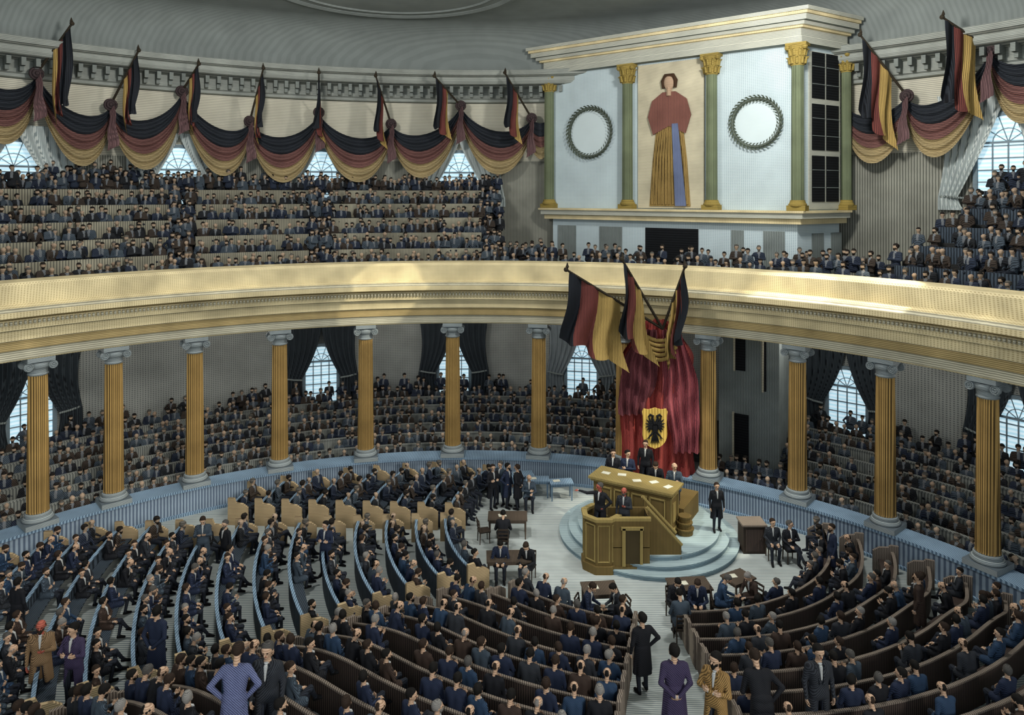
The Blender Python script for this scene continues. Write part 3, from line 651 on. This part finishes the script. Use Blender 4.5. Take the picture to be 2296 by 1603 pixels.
for k in range(3):
    mb=MB(); mb.M=Md; mb.lathe([(.3-.05*k,.52+.22*k),(.3-.05*k,.62+.22*k),(.34-.05*k,.7+.22*k),(.34-.05*k,.74+.22*k)],24,(1.8,.35,0)); mb.build('rounded_side_step',m_pod,desk)
for i,(x,y) in enumerate([(-1.2,0),(-.6,.15),(.1,-.1),(.7,.1),(1.3,-.05)]):
    mb=MB(); mb.M=Md; mb.box((x,y,2.27),(.32,.22,.015),.3*i); tag(mb.build('paper_sheet',m_paper),f'white paper sheet on the presidium desk, {ordw(i+1)} from the left','paper','papers on the presidium desk')
Q=Vector((3.15,25.15,0)); pul=thing('speaker_pulpit','ochre speaking pulpit with panelled drum, door and stair, front left of the presidium desk','pulpit',(Q.x,Q.y,0))
oct8=lambda r:[(Q.x+r*cos(PI/8+k*PI/4),Q.y+r*sin(PI/8+k*PI/4)) for k in range(8)]
mb=MB(); mb.prism(oct8(.74),0,.28); mb.prism(oct8(.66),.28,1.0)
for k in range(8):
    if k in(0,7): continue
    a,b=oct8(.66)[k],oct8(.66)[(k+1)%8]; c_,d_=oct8(.6)[(k+1)%8],oct8(.6)[k]; mb.prism([a,b,c_,d_],1.0,1.8)
mb.build('drum',m_pod,pul)
mb=MB()
for k in range(8):
    if k in(0,7): continue
    a,b=oct8(.74)[k],oct8(.74)[(k+1)%8]; c_,d_=oct8(.54)[(k+1)%8],oct8(.54)[k]; mb.prism([a,b,c_,d_],1.8,1.9)
mb.build('rail',m_podt,pul)
for k in range(3,8):
    (x0,y0_),(x1,y1_)=oct8(.67)[k],oct8(.67)[(k+1)%8]; mb=MB()
    for t in(.12,.88): mb.tube([(x0+(x1-x0)*t,y0_+(y1_-y0_)*t,.4),(x0+(x1-x0)*t,y0_+(y1_-y0_)*t,1.68)],.025,5)
    for z in(.42,1.66): mb.tube([(x0+(x1-x0)*.1,y0_+(y1_-y0_)*.1,z),(x0+(x1-x0)*.9,y0_+(y1_-y0_)*.9,z)],.025,5)
    mb.build('drum_panel',m_podt,pul)
mb=MB(); mb.box((4.1,25.15,.45),(1.3,1.1,.9)); mb.box((4.1,25.15,.12),(1.4,1.2,.24)); mb.box((4.1,24.64,1.35),(1.3,.08,.95)); mb.box((4.1,25.66,1.35),(1.3,.08,.95)); mb.build('side_box',m_pod,pul)
mb=MB(); mb.box((4.1,24.64,1.86),(1.4,.16,.1)); mb.build('side_box_top',m_podt,pul)
mb=MB(); mb.box((4.15,24.57,.92),(.5,.03,1.15),mi=1)
for (x,z,a,b) in((3.85,.92,.1,1.3),(4.45,.92,.1,1.3),(4.15,1.56,.78,.1)): mb.box((x,24.56,z),(a,.08,b))
mb.build('door',[m_podt,mat('door_dark_brown','#4a4028','#251f13','X',.07)],pul)
for k in range(6):
    mb=MB(); mb.box((4.85+.2*k,25.35,.3+.12*(5-k)),(.2,.8,.6+.24*(5-k))); mb.build('stair',m_stepb if k>3 else m_pod,pul)
for y in(24.9,25.8):
    mb=MB(); mb.add([(4.75,y-.04,.2),(5.9,y-.04,.2),(5.9,y-.04,.8),(4.75,y-.04,2.1),(4.75,y+.04,.2),(5.9,y+.04,.2),(5.9,y+.04,.8),(4.75,y+.04,2.1)],[(0,1,2,3),(7,6,5,4),(0,4,5,1),(1,5,6,2),(2,6,7,3),(3,7,4,0)]); 
    bl=mb.build('balustrade',m_pod,pul); mb=MB(); mb.tube([(4.7,y,2.15),(5.92,y,.83)],.06,8); mb.build('handrail',m_podt,bl)
dx,dy=6.2,30.35; dr=thing('red_drapery','tall crimson drapery with eagle shield hanging behind the presidium','drapery',(dx,dy,1))
def dfn(u,v):
    x=(u*2-1); hw=.95+.62*smooth(v*5)+.05*sin(v*14); return (dx+x*hw,dy-.17*sin(x*17+v*1.5)-.12*cos(x*4)-.1*v,7.3-6.3*v+.5*(1-x*x)*(1-v)**6)
mb=MB(); mb.grid(dfn,80,36); mb.build('main_cloth',m_dred,dr,sm=True)
m_crim=mat('drape_crimson','#a3545a','#45252c','X',.08,dist=2)
for s in(-1,1):
    def sfn(u,v):
        x=s*(.1+u*(.85+.65*smooth(v*2.2)*(1-.6*smooth((v-.5)*2.2)))+.5*smooth((v-.45)*2)); return (dx+x,dy-.34-.13*sin(u*24+v*6)-.05*sin(v*22+u*4),7.4-(3.6 if s<0 else 5.2)*v-.5*(1-u)*sin(v*PI)*.8)
    mb=MB(); mb.grid(sfn,36,30); mb.build('side_drape',m_dmar if s<0 else m_crim,dr,sm=True)
mb=MB()
for k in range(5):
    zz=7.3-.2*k; mb.tube([(dx-.85+.05*k+(1.7-.1*k)*i/12,dy-.46,zz-.35*sin(PI*i/12)) for i in range(13)],.09,6)
mb.build('gathered_top',m_gld,dr,sm=True)
sx,sz=dx-.25,3.4; sh=thing('eagle_shield','gold shield with a black double-headed eagle on the red drapery','shield',(sx,dy-.4,2.4))
half=[(0,-1.0)]+[(.54*sin(t*PI/2/10),-.32-.64*cos(t*PI/2/10)) for t in range(1,11)]+[(.52,.2),(.53,.5),(.56,.68),(.5,.82),(.28,.78),(0,.86)]
half=[(a*.95,b*.92) for a,b in half]
poly=[(sx+x,sz+z) for x,z in half]+[(sx-x,sz+z) for x,z in half[::-1][1:-1]]
mb=MB(); mb.plate(poly,dy-.64,dy-.58); mb.build('field',mat('shield_gold','#d6b65e','#a6883f','X',.2),sh)
mb=MB(); y0=dy-.67; E=.88
mb.ball((sx,y0,sz-.05*E),.2*E,12,0,(.75,.2,1.5)); 
def ep(x,z): return (sx+x*E,y0,sz+z*E)
for s in(-1,1):
    mb.tube([ep(s*.05,.15),ep(s*.13,.4),ep(s*.1,.52),ep(s*.22,.58),ep(s*.34,.48)],[.07,.055,.055,.055,.013],8)
    for k in range(6):
        a=1.15-.42*k; L=.44-.03*k; bx_,bz_=s*.14,.12-.03*k; ex,ez=bx_+s*L*cos(a)*.9,bz_+L*sin(a)
        mb.tube([ep(bx_,bz_),ep((bx_+ex)/2+s*.03,(bz_+ez)/2+.03),ep(ex,ez)],[.055,.04,.01],6)
    mb.tube([ep(s*.08,-.25),ep(s*.24,-.42),ep(s*.3,-.5)],[.05,.035,.018],6)
    for q in(-.1,0,.08): mb.tube([ep(s*.28,-.48),ep(s*.32+q,-.58)],[.018,.007],5)
for q in(-.2,-.1,0,.1,.2): mb.tube([ep(0,-.3),ep(q*.7,-.6),ep(q,-.78)],[.05,.035,.01],6)
mb.build('double_headed_eagle',mat('eagle_black','#16181c','#0a0b0d'),sh)
fb=Vector((dx+.05,dy-.75,7.5))
for (x,y,Y,nm,L_,u1,sd,fl) in((1272,606,28.9,'left of three above the red drapery, spread widest',2.7,.55,Vector((.3,0,0)),-.1),(1396,584,28.8,'middle of three above the red drapery, tallest pole',2.8,.5,Vector((.35,0,0)),.15),(1535,600,28.9,'right of three above the red drapery',2.8,.55,Vector((-.3,0,0)),-.1)):
    tp=Vector(((x-CX)*Y/F,Y,H-(y-HY)*Y/F)); flag(fb,tp,L_,f'black, red and gold flag, {nm}','flags above the rostrum',u0=.02,u1=u1,side=sd,bk=.25,rd=.58,wave=1.3,fly=fl)
# ---------------------------------------------------------------- benches and seated members
MEM=[]
m_dwoodrail=mat('bench_rail_brown','#8b8074','#3b322d','X',.08)
def bench_row(bname,k,r,a0,a1,fill,brown):
    N=200; runs=[[]]
    for i in range(N+1):
        a=a0+(a1-a0)*i/N; x=D[0]+r*cos(a); y=D[1]+r*sin(a)
        px,py=proj((x,y,g(x,y)+.6))
        ok=math.hypot(x-C[0],y-C[1])<18.95 and y>8 and -160<px<2460 and py<1850
        if ok: runs[-1].append(a)
        elif runs[-1]: runs.append([])
    run=max(runs,key=len)
    if len(run)<8: return
    a0,a1=run[0],run[-1]; L=abs(a1-a0)*r
    if L<1.2: return
    n=max(6,int(L/.5)); am=(a0+a1)/2; x,y=D[0]+r*cos(am),D[1]+r*sin(am)
    root=thing('curved_bench',f'{"brown wooden" if brown else "dark blue-railed"} curved bench, {ordw(k+1)} row from the podium in the {bname} block','bench',(x,y,g(x,y)),'curved benches of the assembly')
    def part(nm,prof,m):
        mb=MB(); mb.sweep(prof,D,a0,a1,n,closed=True,zf=g); mb.build(nm,m,root)
    bh=.72 if brown else .82
    part('seat',[(r-.2,.40),(r-.2,.45),(r+.2,.45),(r+.2,.40)],m_wood if brown else m_bback)
    part('backrest',[(r+.21,.0),(r+.22,bh),(r+.26,bh),(r+.25,0)],m_wood if brown else m_bback)
    part('top_rail',[(r+.18,bh),(r+.18,bh+.04),(r+.28,bh+.04),(r+.28,bh)],m_dwoodrail if brown else m_rail)
    for a in(a0,a1):
        x,y=D[0]+r*cos(a),D[1]+r*sin(a); mb=MB(); mb.M=Matrix.Translation((x,y,g(x,y)))@Matrix.Rotation(a,4,'Z')
        mb.plate([(-.38,0),(-.38,.7),(-.18,.84),(.10,.88),(.17,bh+.24),(.42,bh+.24),(.42,0)],-.05,.05); mb.build('end_panel',m_tan if not brown else m_dwoodrail,root)
    ns=int(L/.58)
    for i in range(ns):
        if random.random()>fill: continue
        a=a0+(a1-a0)*(i+.5)/ns+random.uniform(-.06,.06)/r; x,y=D[0]+r*cos(a),D[1]+r*sin(a); z=g(x,y)
        px,py=proj((x,y,z+1.1))
        if not(-25<px<2320 and py<1625): continue
        MEM.append((y,x,z,a,bname,k))
rad=math.radians
for k in range(12):
    bench_row('far left',k,7.4+1.08*k,rad(146),rad(177),.84,False)
for k in range(18):
    bench_row('middle left',k,7.5+1.08*k,rad(183.5),rad(213),.8,False)
for k in range(19): bench_row('near centre',k,7.2+.98*k,rad(226 if k<2 else 219),rad(256.5),.74,True)
for k in range(13): bench_row('near right',k,6.2+.98*k,rad(268),rad(350),.5,True)
# ---------------------------------------------------------------- tables, chairs and people on the floor
def chair_root():
    root=thing('wooden_chair','x','chair',(0,0,0),'loose chairs on the assembly floor')
    mb=MB(); mb.box((0,0,.44),(.42,.42,.04)); mb.build('seat',m_dwood,root)
    for sx_ in(-1,1):
        mb=MB(); mb.tube([(sx_*.18,.18,.0),(sx_*.18,.17,.43)],[.018,.024],6); mb.build('leg',m_dwood,root)
        mb=MB(); mb.tube([(sx_*.18,-.2,.0),(sx_*.18,-.18,.45),(sx_*.18,-.24,.9)],[.018,.024,.018],6); mb.build('leg',m_dwood,root)
    mb=MB()
    for z in(.6,.74,.88): mb.box((0,-.2-.06*(z-.45)/.45,z),(.36,.025,.06))
    mb.build('backrest',m_dwood,root); return root
CH=[None]
def chair(p,ang,label):
    loc=(p[0],p[1],p[2]); rz=ang-PI/2
    if CH[0] is None: CH[0]=chair_root(); CH[0].location=loc; CH[0].rotation_euler=(0,0,rz); CH[0]['label']=label; return
    dup(CH[0],loc,rz,label)
m_tbl=mat('table_brown','#5e5246','#241e1a','X',.08)
def table(p,w_,d_,rz,label,m=None,hgt=.76):
    m=m or m_tbl; root=thing('writing_table',label,'table',(0,0,0),'writing tables on the assembly floor')
    mb=MB(); mb.box((0,0,hgt-.025),(w_,d_,.05)); mb.build('tabletop',m,root); mb=MB(); mb.box((0,0,hgt-.1),(w_-.1,d_-.1,.1)); mb.build('apron',m,root)
    for a in(-1,1):
        for b in(-1,1): mb=MB(); mb.tube([(a*(w_/2-.07),b*(d_/2-.07),0),(a*(w_/2-.07),b*(d_/2-.07),hgt-.05)],[.025,.04],6); mb.build('leg',m,root)
    root.location=tuple(p); root.rotation_euler=(0,0,rz)
    mb=MB(); mb.box((p[0]-.2,p[1],p[2]+hgt+.012),(.3,.22,.015),.2); tag(mb.build('paper_sheet',m_paper),'white paper on the '+' '.join(label.split(' ')[:11]),'paper')
def seated(px,py,ang,lab,ct,hr,P=None,h=1.4,ch=True):
    p=placef(px,py,h); person(P or WRITE,p,ang,lab,None,ct,hr,1.05)
    if ch: chair(p,ang,'dark wooden chair under the '+' '.join(lab.split(' ')[:11]))
table(flo(1138,1200),1.5,.8,0,'dark table nearest the far benches, left of the dais')
seated(1128,1150,PI/2,'person seen from behind at the table left of the dais','black','black')
chair(flo(1085,1215),.3,'empty dark chair left of the far writing table')
table(flo(1140,1296),1.5,.8,0.05,'dark writing table in the open floor, left of the pulpit')
seated(1122,1203,-PI/2,'person with dark hair writing behind the open floor table','navy','black')
seated(1185,1208,-PI*.62,'person in black coat writing at right of the open floor table','black','brown')
chair(flo(1080,1310),.2,'empty dark chair at left end of the open floor table')
for i,(x,y) in enumerate([(1205,1112),(1258,1118),(1170,1100)]): table(flo(x,y),1.0,.6,.1*i,f'pale blue side table by the far parapet, {["middle","right hand","left hand"][i]} one',m_rail)
seated(1186,1065,-PI/2,'person seated behind the pale side tables','slate','grey',P=WRITE2)
table(flo(1345,1372),1.1,.8,.1,'small table in front of the pulpit, between two sitters')
seated(1310,1300,-.4,'person left of the small table in front of the pulpit','navy','brown'); seated(1392,1303,PI+.3,'person right of the small table in front of the pulpit','charcoal','black')
table(flo(1545,1362),1.3,.8,.1,'table before the dais steps, right of the aisle')
seated(1512,1285,-PI/2+.2,'person writing behind table before the dais steps, left one','black','black'); seated(1563,1287,-PI/2-.2,'person writing behind table before the dais steps, right one','navy','brown'); seated(1528,1330,PI/2,'person seen from behind at the table before the dais','slate','black')
table(flo(1655,1345),.9,.7,.5,'small table right of the dais front, by two readers')
seated(1612,1285,-.2,'person in blue coat reading at right front of the dais','blue','grey'); seated(1690,1278,PI+.5,'person facing left with papers at right front of the dais','brown','white'); 
p=flo(1685,1232); cab=thing('small_cabinet','dark square wooden cabinet by the right parapet','cabinet',tuple(p)); mb=MB(); mb.box((p.x,p.y,.5),(.8,.65,1.0)); mb.build('body',m_dwood,cab); mb=MB(); mb.box((p.x,p.y,1.03),(.9,.75,.06)); mb.build('top',m_dwoodrail,cab); mb=MB(); mb.box((p.x,p.y-.335,.5),(.62,.03,.8)); mb.box((p.x+.22,p.y-.36,.55),(.04,.04,.04)); mb.build('door',m_wood,cab)
seated(1732,1165,-PI/2-.1,'person seated right of the dark cabinet by the parapet','charcoal','brown',P=SIT[0]); seated(1772,1172,-PI/2+.1,'person seated second right of the dark cabinet','black','grey',P=SIT[3])
def stander(px,py,ang,P,lab,ct,hr,h=1.8,sc=1.05): person(ST[P],placef(px,py,h*sc/1.04*.985),ang,lab,None,ct,hr,sc)
for i,(x,y,a,P) in enumerate([(1105,1045,-1,'cross'),(1122,1038,-2.2,'side'),(1138,1042,-.6,'hip'),(1160,1045,2.6,'behind')]):
    stander(x,y,a,P,f'person standing in the group by the far parapet, {ordw(i+1)} from the left',['black','slate','navy','black'][i],['brown','grey','black','brown'][i])
stander(1440,1380,PI/2+.3,'hip','person standing in the centre aisle seen from behind, hand on hip','black','black',sc=1.1)
p=flo(1607,1190,.51); person(ST['side'],p,-PI/2,'attendant in dark coat standing at right of the presidium desk',None,'black','brown',1.02)
def onp(x,y,z=1.3): v=Md@Vector((x,y,0)); return (v.x,v.y,z)
fa=math.atan2(-vv.y,-vv.x)
for (x,y,P,lab,ct,hr) in((-1.35,1.05,SIT[0],'leftmost person seated behind the presidium desk','black','brown'),(-.8,1.2,SIT[3],'person seated second from left behind the presidium desk','navy','black'),(.45,1.05,WRITE,'person seated right of the standing president at the desk','black','brown'),(1.2,1.0,WRITE2,'rightmost person seated behind the presidium desk','slate','black')):
    person(P,onp(x,y),fa+.25,lab,None,ct,hr,1.12); v=onp(x,y); chair(v,fa+.25,'dark chair under the '+lab)
person(ST['side'],onp(-.15,1.5),fa+.2,'person standing upright behind the presidium desk before the eagle shield',None,'black','brown',1.12)
person(ST['point'],(Q.x-.05,Q.y,1.0),-PI/2-.6,'flushed speaker in the round pulpit pointing to the left',None,'black','grey',1.08)
person(ST['flush'],(3.95,25.15,.9),-PI/2-.4,'flushed bald bearded person standing right beside the speaker',None,'charcoal','grey',1.04)
fg=[(92,1395,-1.2,'flush','tan','brown','flushed balding person in tan coat at the lower left corner'),(165,1405,-1.7,'cross','plum','black','dark-haired person with folded arms beside the tan coat, lower left'),
(352,1365,PI/2-.2,'behind','navy','black','tall dark figure standing with back turned at lower left'),(525,1465,PI/2+.1,'hips','lavender','brown','person in lavender blue coat bending with back turned, hands on hips'),
(1512,1452,PI/2,'behind','plum','black','person in plum coat with hands behind back at foot of the aisle'),(1605,1472,-PI/2-.7,'crossb','ochre','black','bearded person in ochre coat at the bottom right of the aisle'),
(40,1300,PI/2-.3,'side','black','black','dark standing figure above the tan coat near left edge'),(600,1450,-1.6,'side','charcoal','grey','grey-haired person standing right of the lavender coat'),(455,1160,-1.3,'book','slate','brown','person standing and reading among the middle left benches'),(505,1170,-2.2,'hip','black','grey','person with hand on hip beside the reader, middle left benches'),
(730,1172,-1.8,'cross','navy','black','person standing with folded arms on the left cross aisle'),(1710,1480,PI/2,'bend','black','brown','person bending forward with dark coat, lower right benches'),(1835,1455,-1.5,'side','charcoal','black','person standing facing the camera in lower right benches'),
(2060,1290,2.5,'side','brown','brown','person standing by the right parapet near the last column'),(1865,1180,PI,'hip','navy','brown','person standing at upper end of the right benches')]
SPEC=[]
for x,y,a,P,ct,hr,lab in fg: stander(x,y,a,P,lab,ct,hr,sc=1.2 if y>1350 else 1.05); SPEC.append(PLACED[-1])
MEM=[m for m in MEM if all(math.hypot(m[1]-q[0],m[0]-q[1])>.55 for q in SPEC) and not any(abs(m[1]-q[0])<.5 and 0<q[1]-m[0]<1.3 for q in SPEC[:6])]
crowd=[]
srt=sorted(MEM); LIM=305-NP[0]; near=set(srt[:LIM]); cnts={}
for mbr in MEM:
    (y,x,z,a,bname,k)=mbr
    if mbr in near:
        cnts[(bname,k)]=cnts.get((bname,k),0)+1
        ct=random.choice(['navy','black','charcoal','brown','slate','navy','black','blue']); hr=random.choice(['black','brown','brown','black','black','grey','brown','white'])
        person(random.choice(SIT),(x,y,z),a+PI+random.uniform(-.3,.3),f'person in {ct} coat, {hr} hair, {ordw(k+1)} row of {bname} block, {ordw(cnts[(bname,k)])} from {"back" if "left" in bname else "left"}','assembly members on the benches',ct,hr,random.uniform(.93,1.0))
    else: crowd.append(((x,y,z),a+PI,5+random.randrange(3)))
print('MEMBERS',len(MEM))
# ---------------------------------------------------------------- gallery crowd: one uncountable object
def low(full=False,h=.048,**k):
    B,pa,Hh,Bd,Ct,Sh=figure(**k); B=[b for b in B if b[2]>.03]; Hh=[(q[0],q[1],q[2]*1.08,q[3]*1.08,7,.02) for q in Hh]; Sh=[(s[0],s[1],s[2]*1.2,s[3]*1.3,6,.02) for s in Sh]
    if not full: B=[b for b in B if min(b[0][2],b[1][2])>(.4 if k['kind']=='sit' else .75)]
    return sdf_mesh(B+Hh+Sh+Bd,h)
LOW=[low(kind='sit',arms=[A_lap,A_lap],yaw=.2),low(kind='sit',arms=[A_cross,A_cross],yaw=-.4,beard=True),low(kind='sit',lean=.25,arms=[A_table,A_table],bald=True),low(kind='stand',arms=[A_side,A_cross],yaw=.3),low(kind='stand',arms=[A_cross,A_hip],beard=True),
     low(True,.03,kind='sit',arms=[A_lap,A_cross],yaw=.4),low(True,.03,kind='sit',lean=.2,arms=[A_book,A_book],beard=True),low(True,.03,kind='sit',arms=[A_lap,A_lap],yaw=-.6,cross=True,bald=True)]
def addc(a,r,z,stand=False): crowd.append((tuple(pol(a,r,z)),a+PI,random.choice((3,4)) if stand else random.choice((0,1,2))))
def rowc(pa,pb,r,z,step=.46,fill=.95,stand=False,jz=.09,jr=.14):
    a=angC(pa,r); b=angC(pb,r); n=int(abs(a-b)*r/step)
    for i in range(n):
        if random.random()<fill: addc(a+(b-a)*(i+.5)/n+random.uniform(-.16,.16)/r,r+random.uniform(-jr,jr),z+random.uniform(-jz,jz),stand)
for k in range(NR):
    rowc(-70,1105,21.5+DR*k,9+DZ*k,.4,.97)
    rowc(-70,1105,21.9+DR*k,9+DZ*k+.1,.46,.5)
    for px in(408,717,1100):
        for q in range(6): addc(angC(px+random.uniform(-22,22),21.5+DR*k),21.2+DR*k+.19*q,9+DZ*k-.1,True)
rowc(-70,1105,27.2,9+DZ*5-.15,.42,.9,True,.15); rowc(-70,1105,27.6,9+DZ*5-.05,.42,.5,True,.15); rowc(90,340,27.65,9+DZ*5+.3,.38,.85,True,.2,.05); rowc(440,640,27.65,9+DZ*5+.1,.4,.6,True,.2,.05)
rowc(1105,1230,22.3,9,.42,.95,True); rowc(1105,1220,23.3,9,.45,.9,True)
rowc(1105,1950,21.4,9.0,.44,.97); rowc(1115,1950,22.1,9.0,.5,.75,True,.15); rowc(1230,1950,22.9,9.0,.6,.4,True); rowc(1780,1990,23,9.0,.42,.95,True)
for k in range(NR):
    p0=1960 if k==0 else RS[k-1][0]+15
    rowc(p0,2360,21.5+DR*k,9+DZ*k,.42,.96); rowc(p0+15,2360,21.95+DR*k,9+DZ*k+.1,.5,.4)
rowc(2190,2360,27.3,9+DZ*5,.45,.7,True)
for k in range(NLR):
    r=20.98+LDR*k if k else 20.85
    for (pa,pb) in((-70,1395),(1600,2380)):
        if pa==1600 and k>1: pa=1765
        rowc(pa,pb,r,.1+LDZ*k,.42,.95,jz=.06,jr=.08)
        if k==NLR-1: rowc(pa,pb,r+.55,.1+LDZ*k,.45,.6,True,.12)
cm=[mat('crowd_navy','#2c3546','#0d1118','DIAGONAL',.07),mat('crowd_black','#24272b','#0b0b0c','DIAGONAL',.07),mat('crowd_brown','#423932','#15120e','DIAGONAL',.07),mat('crowd_slate','#4a555f','#1a1f25','DIAGONAL',.07),mat('crowd_skin','#b39c85','#85715e','Z',.06),mat('crowd_shirt','#777b7e','#4f5358','Z',.05),mat('crowd_hair','#1f1a15','#0d0b09'),mat('crowd_hair_grey','#5a5751','#3d3a35'),m_trou]
Vs=[];Qs=[];Ms=[];off=0
for (p,th,t) in crowd:
    V,Qd,mi=LOW[t]; th=th-PI/2+random.uniform(-.5,.5); s=random.uniform(.9,1.04)
    c_,s_=cos(th),sin(th); W=np.empty_like(V); W[:,0]=(V[:,0]*c_-V[:,1]*s_)*s+p[0]; W[:,1]=(V[:,0]*s_+V[:,1]*c_)*s+p[1]; W[:,2]=V[:,2]*s+p[2]
    lut=np.array([random.randrange(4),4,8,8,6,4,5,random.choice((6,6,6,7))]); Vs.append(W); Qs.append(Qd+off); Ms.append(lut[mi]); off+=len(V)
me=npmesh('spectator_crowd',np.concatenate(Vs),np.concatenate(Qs),np.concatenate(Ms),cm)
o=bpy.data.objects.new('spectator_crowd',me); COL.objects.link(o); tag(o,'dense crowd of dark-coated spectators in the galleries and the farthest bench rows','crowd',None,'stuff')
print('PERSONS',NP[0],'CROWD',len(crowd),'faces',len(me.polygons))
for o in bpy.data.objects:
    if '_wl' in o: del o['_wl']
